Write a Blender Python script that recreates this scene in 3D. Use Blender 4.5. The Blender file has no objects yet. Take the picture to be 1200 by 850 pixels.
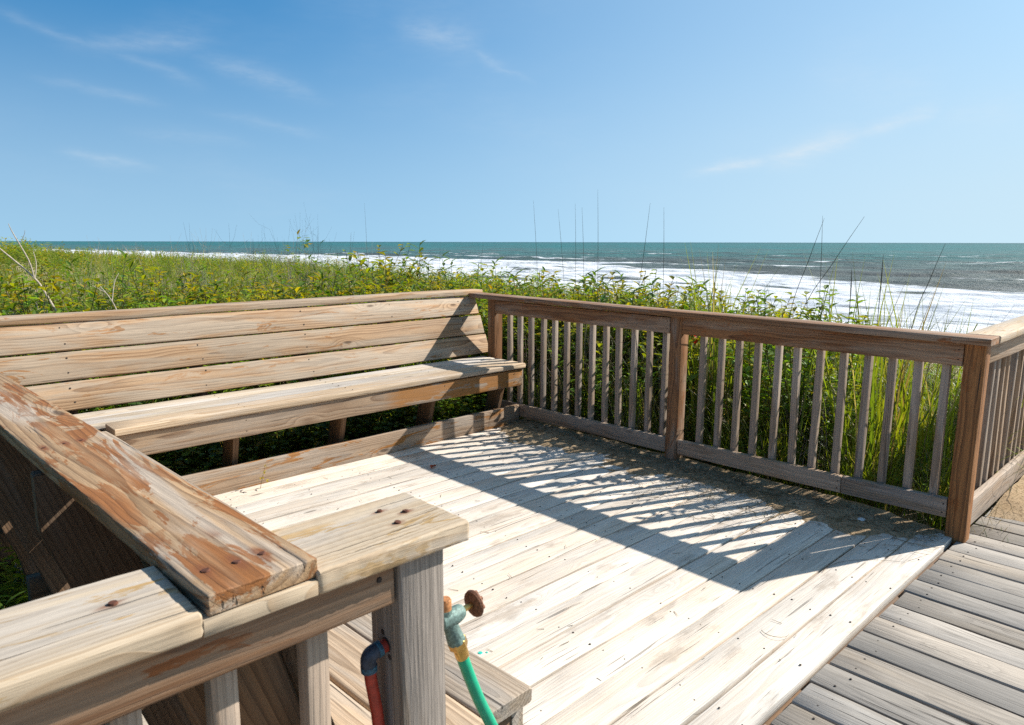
SKY_STR, SUN_STR, EXPO = .092, 5., .82
import bpy, math, random
import numpy as np
from mathutils import Vector, Matrix, Quaternion

random.seed(7)
RNG = np.random.default_rng(11)
C = bpy.context.scene.collection
SC = bpy.context.scene
R = math.radians

# ------------------------------------------------------------------ tagging
def tag(o, label=None, cat=None, group=None, kind=None):
    if label: o['label'] = label
    if cat: o['category'] = cat
    if group: o['group'] = group
    if kind: o['kind'] = kind
    return o

def empty(name, loc, label, cat, group=None):
    o = bpy.data.objects.new(name, None)
    o.empty_display_size = 0.1
    o.location = loc
    C.objects.link(o)
    return tag(o, label, cat, group)

def child(o, parent):
    """parent o without moving it (parents here carry translation only)"""
    o.parent = parent
    p = parent; off = Vector((0, 0, 0))
    while p is not None:
        off += p.location; p = p.parent
    o.location = Vector(o.location) - off
    return o

# ------------------------------------------------------------------ noise in numpy
def _hash(ix, iy, seed):
    h = (ix.astype(np.int64) * 374761393 + iy.astype(np.int64) * 668265263 + seed * 1442695041) & 0xffffffff
    h = ((h ^ (h >> 13)) * 1274126177) & 0xffffffff
    return ((h ^ (h >> 16)) & 0xffff) / 65535.0

def vnoise(x, y, seed=0):
    x = np.asarray(x, float); y = np.asarray(y, float)
    ix, iy = np.floor(x), np.floor(y)
    fx, fy = x - ix, y - iy
    fx = fx * fx * (3 - 2 * fx); fy = fy * fy * (3 - 2 * fy)
    a = _hash(ix, iy, seed); b = _hash(ix + 1, iy, seed)
    c = _hash(ix, iy + 1, seed); d = _hash(ix + 1, iy + 1, seed)
    return (a * (1 - fx) + b * fx) * (1 - fy) + (c * (1 - fx) + d * fx) * fy

def fbm(x, y, seed=0, octv=4):
    s = 0; a = .5; t = 0
    for i in range(octv):
        s = s + a * vnoise(x * 2 ** i, y * 2 ** i, seed + i * 17); t += a; a *= .5
    return s / t

def sstep(a, b, x):
    t = np.clip((np.asarray(x, float) - a) / (b - a), 0, 1)
    return t * t * (3 - 2 * t)

# ------------------------------------------------------------------ node helper
class NT:
    def __init__(self, nt): self.nt = nt
    def n(self, typ, **kw):
        nd = self.nt.nodes.new(typ)
        for k, v in kw.items(): setattr(nd, k, v)
        return nd
    def link(self, a, b): self.nt.links.new(a, b)
    def put(self, sock, v):
        if hasattr(v, 'is_output'): self.link(v, sock)
        else: sock.default_value = v
    def math(self, op, a, b=None, c=None, clamp=False):
        nd = self.n('ShaderNodeMath', operation=op); nd.use_clamp = clamp
        self.put(nd.inputs[0], a)
        if b is not None: self.put(nd.inputs[1], b)
        if c is not None: self.put(nd.inputs[2], c)
        return nd.outputs[0]
    def vmath(self, op, a, b=None):
        nd = self.n('ShaderNodeVectorMath', operation=op)
        self.put(nd.inputs[0], a)
        if b is not None: self.put(nd.inputs[1], b)
        return nd.outputs['Value'] if op in ('LENGTH', 'DOT_PRODUCT', 'DISTANCE') else nd.outputs[0]
    def noise(self, vec, scale=1, detail=3, rough=.5, dist=0, out=0):
        nd = self.n('ShaderNodeTexNoise')
        self.put(nd.inputs['Vector'], vec)
        nd.inputs['Scale'].default_value = scale; nd.inputs['Detail'].default_value = detail
        nd.inputs['Roughness'].default_value = rough; nd.inputs['Distortion'].default_value = dist
        return nd.outputs[out]
    def ramp(self, fac, lo, hi, a=0., b=1., smooth=True):
        nd = self.n('ShaderNodeMapRange'); nd.clamp = True
        nd.interpolation_type = 'SMOOTHSTEP' if smooth else 'LINEAR'
        self.put(nd.inputs[0], fac)
        nd.inputs[1].default_value = lo; nd.inputs[2].default_value = hi
        nd.inputs[3].default_value = a; nd.inputs[4].default_value = b
        return nd.outputs[0]
    def mix(self, fac, a, b, blend='MIX'):
        nd = self.n('ShaderNodeMix', data_type='RGBA', blend_type=blend)
        self.put(nd.inputs[0], fac)
        self.put(nd.inputs[6], a if hasattr(a, 'is_output') else (*a, 1))
        self.put(nd.inputs[7], b if hasattr(b, 'is_output') else (*b, 1))
        return nd.outputs[2]
    def sep(self, v):
        nd = self.n('ShaderNodeSeparateXYZ'); self.put(nd.inputs[0], v); return nd.outputs
    def comb(self, x, y, z):
        nd = self.n('ShaderNodeCombineXYZ')
        for i, q in enumerate((x, y, z)): self.put(nd.inputs[i], q)
        return nd.outputs[0]
    def attr(self, name):
        return self.n('ShaderNodeAttribute', attribute_name=name)

def new_mat(name):
    m = bpy.data.materials.new(name); m.use_nodes = True
    nt = m.node_tree; nt.nodes.clear()
    N = NT(nt)
    out = N.n('ShaderNodeOutputMaterial')
    b = N.n('ShaderNodeBsdfPrincipled')
    N.link(b.outputs[0], out.inputs[0])
    return m, N, b, out

def plain(name, col, rough=.5, metal=0., var=.0, scale=40., bump=0., spec=.5):
    m, N, b, out = new_mat(name)
    tc = N.n('ShaderNodeTexCoord').outputs['Object']
    c = N.noise(tc, scale, 4)
    k = N.ramp(c, .3, .7, 1 - var, 1 + var)
    col_o = N.mix(1., col, N.comb(k, k, k), 'MULTIPLY')
    N.link(col_o, b.inputs['Base Color'])
    b.inputs['Roughness'].default_value = rough
    b.inputs['Metallic'].default_value = metal
    b.inputs['Specular IOR Level'].default_value = spec
    if bump:
        bn = N.n('ShaderNodeBump'); bn.inputs['Strength'].default_value = bump; bn.inputs['Distance'].default_value = .002
        N.link(c, bn.inputs['Height']); N.link(bn.outputs[0], b.inputs['Normal'])
    return m

def wood(name, early, late, grey, grey_amt=.5, patch=None, patch_amt=.5, ring=110., crack=.6, rough=.75, fibre=.22, stain=False, tonevar=.22, dirt=.25, huevar=1., fine=.5, smudge=0., stain_col=(.16, .055, .02)):
    """weathered softwood: 3D growth rings round a pith, fibre streaks, checks, grey weathering, knots"""
    m, N, b, out = new_mat(name)
    wp = N.attr('wp').outputs['Vector']
    tone = N.attr('tone').outputs['Vector']
    tx = N.sep(tone)
    def sc(x, y, z): return N.vmath('MULTIPLY', wp, (x, y, z))
    # wobble of the rings
    w1 = N.noise(sc(1.3, 5, 5), 1, 2, out=1)
    w1 = N.vmath('SUBTRACT', w1, (.5, .5, .5))
    w1 = N.vmath('MULTIPLY', w1, (0, .07, .05))
    # knots
    vo = N.n('ShaderNodeTexVoronoi'); vo.feature = 'F1'
    N.link(sc(1.5, 5.5, 1.5), vo.inputs['Vector']); vo.inputs['Scale'].default_value = 1.
    vo.inputs['Randomness'].default_value = 1.
    kd = vo.outputs['Distance']
    kn = N.ramp(kd, .0, .26, 1, 0)
    p = N.vmath('ADD', wp, w1)
    ps = N.sep(p)
    rad = N.math('SQRT', N.math('ADD', N.math('MULTIPLY', ps[1], ps[1]), N.math('MULTIPLY', ps[2], ps[2])))
    rad = N.math('ADD', rad, N.math('MULTIPLY', kn, .035))
    rg = N.math('FRACT', N.math('MULTIPLY', rad, ring))
    # late wood builds up slowly and stops sharply
    lw = N.math('MULTIPLY', N.math('POWER', rg, 2.2), N.ramp(rg, .93, 1., 1, 0))
    f = N.noise(sc(7., 260, 260), 1, 4, .7)
    f2 = N.noise(sc(2.0, 95, 95), 1, 4, .65)
    ck = N.noise(sc(2.0, 80, 40), 1, 3, .5)
    ckm = N.math('MULTIPLY', N.ramp(ck, .655, .70), crack)
    gn = N.noise(sc(1.1, 9, 9), 1, 5, .6, .6)
    lum = N.noise(sc(.7, 3, 3), 1, 3)
    col = N.mix(lw, early, late)
    g = N.ramp(gn, .62 - grey_amt * .4, .78 - grey_amt * .4)
    g = N.math('MULTIPLY', g, .85)
    greyc = N.mix(N.math('MULTIPLY', lw, .55), grey, tuple(c * .62 for c in grey))
    col = N.mix(g, col, greyc)
    if patch:
        pn = N.noise(sc(3.2, 16, 16), 1, 8, .68, .9)
        pm = N.ramp(pn, .64 - patch_amt * .22, .67 - patch_amt * .22)
        pm2 = N.math('MULTIPLY', pm, N.ramp(N.noise(sc(3, 30, 30), 1, 4), .3, .6, .35, .95))
        pc = N.mix(lw, patch, tuple(c * .55 for c in patch))
        col = N.mix(pm2, col, pc)
    # knot hearts
    col = N.mix(N.ramp(kd, .035, .075, .8, 0), col, tuple(c * .35 for c in late))
    fk = N.math('ADD', N.ramp(f, .25, .75, 1 - fibre * 1.3, 1 + fibre), N.ramp(f2, .3, .7, -fibre * .55, fibre * .55))
    fk = N.math('MULTIPLY', fk, N.ramp(lum, .3, .7, .86, 1.12))
    fk = N.math('MULTIPLY', fk, N.math('ADD', N.math('MULTIPLY', tx[0], 2 * tonevar), 1 - tonevar))
    col = N.mix(1., col, N.comb(fk, fk, fk), 'MULTIPLY')
    warm = N.comb(N.math('ADD', N.math('MULTIPLY', tx[1], .16 * huevar), 1 - .06 * huevar), 1., N.math('SUBTRACT', 1 + .08 * huevar, N.math('MULTIPLY', tx[1], .2 * huevar)))
    col = N.mix(1., col, warm, 'MULTIPLY')
    # hairline checks running with the grain
    hl = N.noise(sc(1.7, 185, 185), 1, 3, .55)
    hlm = N.math('MULTIPLY', N.ramp(hl, .635, .70), N.ramp(N.noise(sc(1.7, 12, 12), 1, 3), .40, .6, 0, fine))
    col = N.mix(hlm, col, (.07, .05, .035))
    if smudge:
        sm = N.noise(sc(2.6, 8, 8), 1, 7, .68)
        col = N.mix(N.ramp(sm, .54, .70, 0, smudge), col, (.27, .21, .155))
    # dirt in specks
    dn = N.noise(sc(9, 45, 45), 1, 5, .7)
    col = N.mix(N.ramp(dn, .66, .74, 0, dirt), col, (.06, .05, .04))
    col = N.mix(N.math('MULTIPLY', ckm, .85), col, (.025, .02, .016))
    if stain:
        st = N.attr('stain').outputs['Fac']
        st = N.math('MULTIPLY', st, N.ramp(f2, .25, .7, .55, 1.25))
        if stain_col[0] > .2: st = N.math('MULTIPLY', st, N.ramp(N.noise(sc(2.5, 14, 14), 1, 7, .65), .40, .47, .05, 1.))
        col = N.mix(N.ramp(st, .12, .9, 0, .85), col, stain_col)
    N.link(col, b.inputs['Base Color'])
    N.link(N.ramp(lum, .2, .8, rough - .12, rough + .08), b.inputs['Roughness'])
    b.inputs['Specular IOR Level'].default_value = .3
    h = N.math('ADD', N.math('MULTIPLY', lw, .35), N.math('MULTIPLY', f, .8))
    h = N.math('SUBTRACT', h, N.math('MULTIPLY', ckm, 2.2))
    bn = N.n('ShaderNodeBump'); bn.inputs['Strength'].default_value = .55; bn.inputs['Distance'].default_value = .0022
    N.link(h, bn.inputs['Height']); N.link(bn.outputs[0], b.inputs['Normal'])
    return m

# ------------------------------------------------------------------ wood materials
M = {}
M['deck'] = wood('bleached_deck_wood', (.64, .555, .465), (.55, .46, .37), (.60, .545, .48), .5, None, ring=120, crack=.65, fibre=.10, tonevar=.08, dirt=.5, huevar=.3, fine=.6, smudge=.55)
M['walk'] = wood('grey_boardwalk_wood', (.30, .262, .217), (.19, .16, .13), (.285, .258, .228), .7, None, ring=130, crack=.9, fibre=.18, tonevar=.27, huevar=.5, fine=.8)
M['bench'] = wood('weathered_bench_wood', (.385, .255, .15), (.165, .088, .042), (.36, .295, .225), .52, (.31, .155, .06), .20, ring=85, crack=.4, fibre=.12, tonevar=.2)
M['seat'] = wood('bleached_seat_wood', (.48, .385, .28), (.34, .24, .15), (.48, .42, .36), .4, None, ring=85, crack=.5, fibre=.15, tonevar=.14)
M['apron'] = wood('apron_wood_with_old_stain', (.34, .245, .165), (.165, .10, .06), (.33, .27, .215), .48, (.32, .135, .03), .40, ring=85, crack=.5, fibre=.15, tonevar=.12)
M['apronstain'] = wood('half_stained_apron_wood', (.34, .245, .165), (.165, .10, .06), (.33, .27, .215), .5, None, ring=85, crack=.5, fibre=.15, tonevar=.12, stain=True, stain_col=(.30, .125, .025))
M['cap'] = wood('rail_cap_wood_with_old_stain', (.33, .22, .125), (.15, .085, .04), (.37, .315, .26), .38, (.235, .09, .024), .62, ring=85, crack=1., fibre=.17, fine=1., stain=True, tonevar=.1)
M['near'] = wood('pale_rail_cap_wood', (.47, .375, .265), (.37, .265, .165), (.46, .40, .335), .4, (.40, .255, .105), .33, ring=120, crack=.75, fibre=.11, stain=True, tonevar=.08)
M['rail'] = wood('brown_railing_wood', (.25, .12, .05), (.105, .04, .015), (.285, .205, .145), .40, (.235, .08, .022), .25, ring=95, crack=.6, fibre=.18, tonevar=.16)
M['railgrey'] = wood('greyed_railing_wood', (.33, .24, .165), (.17, .11, .07), (.34, .275, .22), .55, None, ring=95, crack=.6, fibre=.16, tonevar=.18)
M['post'] = wood('grey_post_wood', (.27, .215, .165), (.13, .095, .068), (.28, .245, .215), .55, None, ring=150, crack=.5, fibre=.25, tonevar=.1)
M['cornerpost'] = wood('orange_brown_post_wood', (.33, .15, .052), (.11, .045, .016), (.20, .12, .07), .2, (.28, .10, .025), .35, ring=80, crack=1., fibre=.25, tonevar=.06)
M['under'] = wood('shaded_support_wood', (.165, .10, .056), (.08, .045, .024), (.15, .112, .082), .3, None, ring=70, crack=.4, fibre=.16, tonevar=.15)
M['step'] = wood('grey_seat_wood', (.38, .295, .215), (.21, .15, .10), (.33, .285, .24), .5, None, ring=90, crack=.95, fibre=.2, tonevar=.15)
M['nail'] = plain('rusted_nail', (.10, .035, .018), .85, .3, .4, 400)
M['nailhole'] = plain('dark_nail_head', (.035, .025, .02), .8, .2, .3, 300)

# ------------------------------------------------------------------ boards
class MB:
    """collects boards (rounded rectangles swept along a line) with wood coordinates"""
    def __init__(self): self.v = []; self.f = []; self.wp = []; self.tone = []; self.mi = []; self.stain = []
    def board(self, a, b, w, t, up=(0, 0, 1), r=.005, seg=None, jit=.0012, warp=.003, pith=None, tone=None, ox=None, rs=2, stain=None, nacross=0, ends=.003, shape=None):
        a = Vector(a); b = Vector(b); L = (b - a); ln = L.length; L /= ln
        U = Vector(up); U = (U - L * U.dot(L)).normalized(); S = L.cross(U)
        r = min(r, w * .45, t * .45)
        prof = []
        for (sx, sy, a0) in ((1, 1, 0), (-1, 1, 90), (-1, -1, 180), (1, -1, 270)):
            for k in range(rs + 1):
                an = R(a0 + 90 * k / rs)
                prof.append((sx * (w / 2 - r) + r * math.cos(an), sy * (t / 2 - r) + r * math.sin(an)))
            if nacross and a0 == 0:        # points across the top face
                for q in range(1, nacross): prof.append((w / 2 - r - (w - 2 * r) * q / nacross, t / 2))
        n = len(prof)
        if seg is None: seg = max(2, int(ln / .22))
        xs = [0, ends] + [ln * i / seg for i in range(1, seg)] + [ln - ends, ln]
        if ox is None: ox = random.uniform(0, 60)
        if pith is None: pith = (random.uniform(-.045, .045), random.choice((-1, 1)) * random.uniform(.03, .13))
        if tone is None: tone = (random.random(), random.random(), random.random())
        ph = [random.uniform(0, 6.28) for _ in range(4)]
        base = len(self.v)
        for i, x in enumerate(xs):
            k = 1.0
            end = i in (0, len(xs) - 1)
            du = warp * math.sin(x * 1.9 + ph[0]) * .6 + warp * math.sin(x * 4.3 + ph[1]) * .4
            ds = warp * math.sin(x * 1.5 + ph[2])
            for j, (s, u) in enumerate(prof):
                if end:
                    s = math.copysign(abs(s) - min(ends, abs(s)) * .8, s); u = math.copysign(abs(u) - min(ends, abs(u)) * .8, u)
                js = random.uniform(-jit, jit); ju = random.uniform(-jit, jit) * .7
                if shape:
                    s, u = shape(x, s, u)
                q = a + L * x + S * (s + ds + js) + U * (u + du + ju)
                self.v.append(q); self.wp.append((x + ox, s + pith[0], u + pith[1])); self.tone.append(tone)
                self.stain.append(stain(q.x, q.y) if (stain and u > t / 2 - r - .001) else 0.)
        m = len(xs)
        for i in range(m - 1):
            for j in range(n):
                k = (j + 1) % n
                self.f.append((base + i * n + j, base + (i + 1) * n + j, base + (i + 1) * n + k, base + i * n + k)); self.mi.append(0)
        self.f.append(tuple(base + j for j in range(n))); self.mi.append(0)
        self.f.append(tuple(base + (m - 1) * n + j for j in reversed(range(n)))); self.mi.append(0)
        return self
    def disc(self, c, r, nrm=(0, 0, 1), mi=1, h=.0012, n=8):
        c = Vector(c); nrm = Vector(nrm).normalized()
        q = nrm.to_track_quat('Z', 'Y')
        base = len(self.v)
        for k in range(n):
            p = q @ Vector((r * math.cos(6.2832 * k / n), r * math.sin(6.2832 * k / n), -.001)); self.v.append(c + p)
        for k in range(n):
            p = q @ Vector((.8 * r * math.cos(6.2832 * k / n), .8 * r * math.sin(6.2832 * k / n), h)); self.v.append(c + p)
        for k in range(n):
            self.f.append((base + k, base + (k + 1) % n, base + n + (k + 1) % n, base + n + k)); self.mi.append(mi)
        self.f.append(tuple(base + n + k for k in range(n))); self.mi.append(mi)
        for _ in range(2 * n): self.wp.append((0, 0, 0)); self.tone.append((.5, .5, .5)); self.stain.append(0.)
    def build(self, name, mats, parent=None):
        me = bpy.data.meshes.new(name)
        me.from_pydata([tuple(p) for p in self.v], [], self.f)
        if not isinstance(mats, (list, tuple)): mats = [mats]
        for m in mats: me.materials.append(m)
        at = me.attributes.new('wp', 'FLOAT_VECTOR', 'POINT'); at.data.foreach_set('vector', np.array(self.wp, np.float32).ravel())
        at = me.attributes.new('tone', 'FLOAT_VECTOR', 'POINT'); at.data.foreach_set('vector', np.array(self.tone, np.float32).ravel())
        at = me.attributes.new('stain', 'FLOAT', 'POINT'); at.data.foreach_set('value', np.array(self.stain, np.float32))
        me.polygons.foreach_set('material_index', self.mi)
        me.shade_smooth(); me.set_sharp_from_angle(angle=R(38))
        me.update()
        o = bpy.data.objects.new(name, me); C.objects.link(o)
        if parent is not None: child(o, parent)
        return o

def B(name, mat, parent, a, b, w, t, nails=(), nn=(0, 0, 1), nr=.0042, **k):
    mb = MB().board(a, b, w, t, **k)
    for p in nails: mb.disc(p, nr * random.uniform(.8, 1.2), nn, mi=1)
    return mb.build(name, [mat, M['nailhole']] if nails else mat, parent)

def nail_mesh():
    mb = MB(); mb.disc((0, 0, 0), .0055, n=10, mi=0, h=.0022)
    o = mb.build('nail', M['nail']); me = o.data; bpy.data.objects.remove(o); return me
NAIL = nail_mesh()
def nail(parent, p, label=None):
    o = bpy.data.objects.new('nail', NAIL); C.objects.link(o); o.location = p
    o.rotation_euler = (random.uniform(-.15, .15), random.uniform(-.15, .15), 0)
    s = random.uniform(.8, 1.25); o.scale = (s, s, 1)
    return child(o, parent)

# ------------------------------------------------------------------ deck and boardwalk
mb = MB()
y = .897; i = 0
while y < 4.02:
    w = .1405 + random.uniform(-.002, .003)
    x1 = 3.90 + random.uniform(-.01, .02)
    mb.board((.42, y + w / 2, -.018 + random.uniform(-.002, .003)), (x1, y + w / 2, -.018 + random.uniform(-.002, .003)), w, .036, r=.0045, seg=26, jit=.0014, warp=.0022)
    for xn in (.62, 1.03, 1.44, 1.85, 2.26, 2.67, 3.08, 3.49, 3.84):
        for s in (.03, w - .03):
            if random.random() < .9: mb.disc((xn + random.uniform(-.02, .02), y + s + random.uniform(-.012, .012), .0015), random.uniform(.0028, .0045))
    y += w + random.uniform(.0055, .0115); i += 1
deck = mb.build('deck', [M['deck'], M['nailhole']]); tag(deck, kind='structure')
# rim joist and joists below the deck
mb = MB()
mb.board((.42, .905, -.16), (3.9, .905, -.16), .24, .036, up=(0, 1, 0))
for xn in (.62, 1.44, 2.26, 3.08, 3.84): mb.board((xn, .93, -.135), (xn, 4.0, -.135), .19, .038, up=(1, 0, 0))
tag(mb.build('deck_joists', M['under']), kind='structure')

mb = MB()
x = 3.747 - .152 * 36
while x < 9.2:
    w = .1415 + random.uniform(-.002, .002)
    y1 = .878 + random.uniform(-.006, .006)
    z = -.030 + random.uniform(-.003, .003)
    mb.board((x + w / 2, -1.9, z), (x + w / 2, y1, z), w, .036, r=.006, seg=16, jit=.0014, warp=.0025)
    for yn in (.80, .18, -.45, -1.1):
        for s in (.032, w - .032):
            if random.random() < .85: mb.disc((x + s + random.uniform(-.01, .01), yn + random.uniform(-.015, .015), z + .0195), random.uniform(.003, .0045))
    x += .152
walk = mb.build('boardwalk', [M['walk'], M['nailhole']]); tag(walk, kind='structure')
mb = MB()
for yn in (.78, .1, -.6, -1.3): mb.board((-2, yn, -.15), (9.3, yn, -.15), .19, .038, up=(0, 1, 0))
tag(mb.build('boardwalk_joists', M['under']), kind='structure')

# ------------------------------------------------------------------ railing facing the sea
rail = empty('deck_railing', (3.92, 2.6, 0), 'brown wooden baluster railing on the seaward edge of the deck, between bench and corner post', 'railing', 'wooden railings round the deck')
B('cap_rail', M['rail'], rail, (3.905, .822, .992), (3.905, 4.588, 1.004), .15, .036, r=.006, warp=.002)
for (y0, y1, nm) in ((.936, 2.512, 0), (2.602, 4.305, 1)):
    B('upper_rail', M['rail'], rail, (3.893, y0 + .002, .918), (3.893, y1 - .002, .921), .108, .037, up=(1, 0, 0), warp=.002, nails=[(3.8744, yy, zz) for yy in (y0 + .022, y1 - .024) for zz in (.893, .942)], nn=(-1, 0, 0))
B('lower_rail', M['railgrey'], rail, (3.893, .938, .142), (3.893, 1.452, .130), .097, .037, up=(1, 0, 0), warp=.001, nails=[(3.8744, .955, .117), (3.8744, .953, .162), (3.8744, 1.43, .11), (3.8744, 1.435, .152)], nn=(-1, 0, 0))
B('lower_rail', M['railgrey'], rail, (3.893, 1.456, .130), (3.893, 2.510, .117), .097, .037, up=(1, 0, 0), warp=.001, nails=[(3.8744, 1.475, .108), (3.8744, 1.472, .15), (3.8744, 2.49, .096), (3.8744, 2.492, .14)], nn=(-1, 0, 0))
B('lower_rail', M['railgrey'], rail, (3.893, 2.604, .116), (3.893, 4.30, .094), .10, .037, up=(1, 0, 0), warp=.002, nails=[(3.8744, 2.625, .096), (3.8744, 2.627, .138)], nn=(-1, 0, 0))
B('post', M['cornerpost'], rail, (3.916, .891, -.3), (3.916, .891, .973), .089, .089, up=(1, 0, 0), r=.006, pith=(.01, .012), tone=(.5, .7, .5), jit=.001, warp=.001)
B('post', M['rail'], rail, (3.912, 2.557, -.3), (3.912, 2.557, .978), .086, .089, up=(1, 0, 0), r=.006, pith=(.01, -.01), tone=(.45, .4, .5))
B('post', M['rail'], rail, (3.915, 4.352, -.3), (3.915, 4.352, .984), .086, .089, up=(1, 0, 0), r=.006, tone=(.6, .5, .5))
def balusters(parent, mat, x0, z0, z1, ys, alongx=None):
    protos = []
    for k in range(4):
        protos.append(MB().board((0, 0, 0), (0, 0, z1 - z0), .036, .036, up=(1, 0, 0), r=.004, warp=.0025, seg=5).build('baluster', mat).data)
    for o in [o for o in C.objects if o.name.startswith('baluster') and o.parent is None]: bpy.data.objects.remove(o)
    for yy in ys:
        o = bpy.data.objects.new('baluster', random.choice(protos)); C.objects.link(o)
        j = random.uniform(-.006, .006)
        o.location = (x0, yy + j, z0) if alongx is None else (yy + j, alongx, z0)
        o.rotation_euler = (random.uniform(-.007, .007), random.uniform(-.005, .005), random.choice((0, math.pi / 2, math.pi)) + random.uniform(-.05, .05))
        child(o, parent)
balusters(rail, M['railgrey'], 3.931, .09, .965, [1.02 + .1235 * k for k in range(12)] + [2.668 + .1262 * k for k in range(13)])

# railing that runs on towards the beach
rail2 = empty('deck_railing', (6.2, .89, 0), 'sunlit railing running from the corner post towards the sea beside the boardwalk', 'railing', 'wooden railings round the deck')
B('cap_rail', M['near'], rail2, (3.984, .895, .995), (9.0, .895, .995), .15, .038, r=.006)
B('upper_rail', M['railgrey'], rail2, (3.964, .878, .92), (9.0, .878, .92), .105, .037, up=(0, -1, 0))
B('lower_rail', M['railgrey'], rail2, (3.964, .878, .105), (9.0, .878, .080), .135, .037, up=(0, -1, 0), tone=(.9, .4, .5))
for xx in (6.35, 8.95): B('post', M['railgrey'], rail2, (xx, .93, -.4), (xx, .93, .974), .089, .062, up=(0, -1, 0))
balusters(rail2, M['railgrey'], 0, .07, .965, [4.05 + .127 * k for k in range(18)] + [6.47 + .127 * k for k in range(19)], alongx=.917)

# ------------------------------------------------------------------ short railing by the camera (carries the tap)
rail3 = empty('deck_railing', (.2, .9, 0), 'short pale-capped railing with the tap on its end post, beside the boardwalk', 'railing', 'wooden railings round the deck')
def st_near(x, y):
    s = 0
    for (a, b) in ((.197, .927), (.605, .96), (.637, .931), (.6, .9)):
        s = max(s, 1.2 * math.exp(-((x - a) / .018) ** 2 - ((y - b) / .0055) ** 2))
        s = max(s, .35 * math.exp(-(abs(x - a) / .045) - ((y - b) / .012) ** 2))
    return s
NX0, NX1 = .270, .4238      # the notch that takes the other cap
mb = MB()
tn = (.6, .4, .5)
mb.board((-1.5, .9215, .9895), (NX0, .9215, .9895), .183, .035, r=.008, rs=4, seg=70, tone=tn, ox=20., pith=(.05, .06), stain=st_near, nacross=26, jit=.0007, warp=.0012)
mb.board((NX0 + .0005, .9215, .9835), (NX1 - .0005, .9215, .9835), .181, .023, r=.003, seg=3, tone=tn, ox=20. + NX0 + 1.5, pith=(.05, .06 - .011), ends=.0005, jit=.0005, warp=0)
mb.board((NX1, .9215, .9895), (.692, .9215, .9895), .183, .035, r=.006, rs=4, seg=40, tone=tn, ox=20. + NX1 + 1.5, pith=(.05, .06), stain=st_near, nacross=26, jit=.0007, warp=.0008, ends=.003)
ncap = mb.build('cap_rail', M['near'], rail3)
for (a, b) in ((.197, .927), (.605, .96), (.637, .931), (.6, .9)): nail(ncap, (a, b, 1.0075))
B('upper_rail', M['rail'], rail3, (-1.5, .874, .930), (.563, .874, .945), .10, .037, nails=[(.535, .8554, .948)], nn=(0, -1, 0), nr=.006, up=(0, -1, 0), pith=(.02, .05), tone=(.6, .6, .5), r=.006)
B('lower_rail', M['rail'], rail3, (-1.5, .874, .11), (.563, .874, .11), .10, .037, up=(0, -1, 0))
B('post', M['post'], rail3, (.6105, .892, -.3), (.6105, .892, .968), .089, .087, up=(1, 0, 0), r=.006, pith=(.018, .05), tone=(.7, .4, .5), jit=.0007, warp=.001, seg=10)
balusters(rail3, M['railgrey'], 0, .07, .955, [.318 - .1255 * k for k in range(-1, 13)], alongx=.913)

# ------------------------------------------------------------------ bench along the dune side
b1 = empty('bench', (1.9, 4.3, 0), 'long weathered plank bench with slatted back against the dune plants, its back to the grass', 'bench', 'built-in plank benches on the deck')
sl = Vector((0, .175, .485)).normalized(); nb = Vector((0, -.485, .175)).normalized()
for k in range(3):
    c = Vector((0, 4.432, .522)) + sl * (.084 + .1715 * k) - nb * .018
    B('backrest_board', M['bench'], b1, (.02, c.y, c.z), (3.935 - .01 * k, c.y, c.z), .160, .036, up=nb, r=.006, warp=.002,
      tone=((.55, .45, .5), (.12, .62, .5), (.85, .5, .5))[k], pith=((.02, .035), (-.01, .03), (.03, .06))[k], seg=22,
      nails=[c + Vector((xs + random.uniform(-.012, .012), 0, 0)) + nb * .0181 + sl * s for xs in (.86, 1.58, 2.30, 3.03, 3.72) for s in (-.042 + random.uniform(-.01, .01), .044 + random.uniform(-.01, .01))], nn=nb, nr=.005)
B('cap_board', M['bench'], b1, (.3, 4.672, 1.021), (3.99, 4.664, 1.024), .15, .044, r=.007, warp=.003, tone=(.75, .6, .5), pith=(0, .06))
for k, (ya, yb, xl) in enumerate(((3.910, 4.084, .915), (4.091, 4.256, .05), (4.262, 4.424, .05))):
    B('seat_board', M['seat'], b1, (xl, (ya + yb) / 2, .486), (3.85 - .006 * k, (ya + yb) / 2, .486), yb - ya, .038, r=.009, rs=3, warp=.002, seg=22,
      nails=[(xs + random.uniform(-.01, .01), (ya + yb) / 2 + s, .5052) for xs in (1.6, 2.32, 3.05, 3.74) for s in (-.045, .04)])
B('apron', M['apronstain'], b1, (.93, 3.944, .397), (3.825, 3.944, .397), .128, .036, up=(0, -1, 0), r=.005, warp=.003, seg=40, tone=(.5, .6, .5), nacross=6, stain=lambda x, y: float(sstep(2.42, 2.75, x)) * .95,
  nails=[(xs, 3.9258, .397 + s) for xs in (1.6, 2.32, 3.05, 3.74) for s in (-.03, .035)], nn=(0, -1, 0))
B('toe_board', M['apron'], b1, (.6, 4.022, .073), (3.868, 4.022, .073), .152, .037, up=(0, -1, 0), r=.005, warp=.002, tone=(.55, .35, .5))
for xs in (.86, 1.58, 2.30, 3.03, 3.72):
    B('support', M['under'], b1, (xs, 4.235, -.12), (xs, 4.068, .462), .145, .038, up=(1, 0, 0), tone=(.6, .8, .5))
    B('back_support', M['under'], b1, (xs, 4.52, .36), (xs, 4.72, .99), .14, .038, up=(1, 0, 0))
    B('cleat', M['under'], b1, (xs + .039, 4.0, .418), (xs + .039, 4.52, .418), .088, .036, up=(1, 0, 0))

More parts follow.
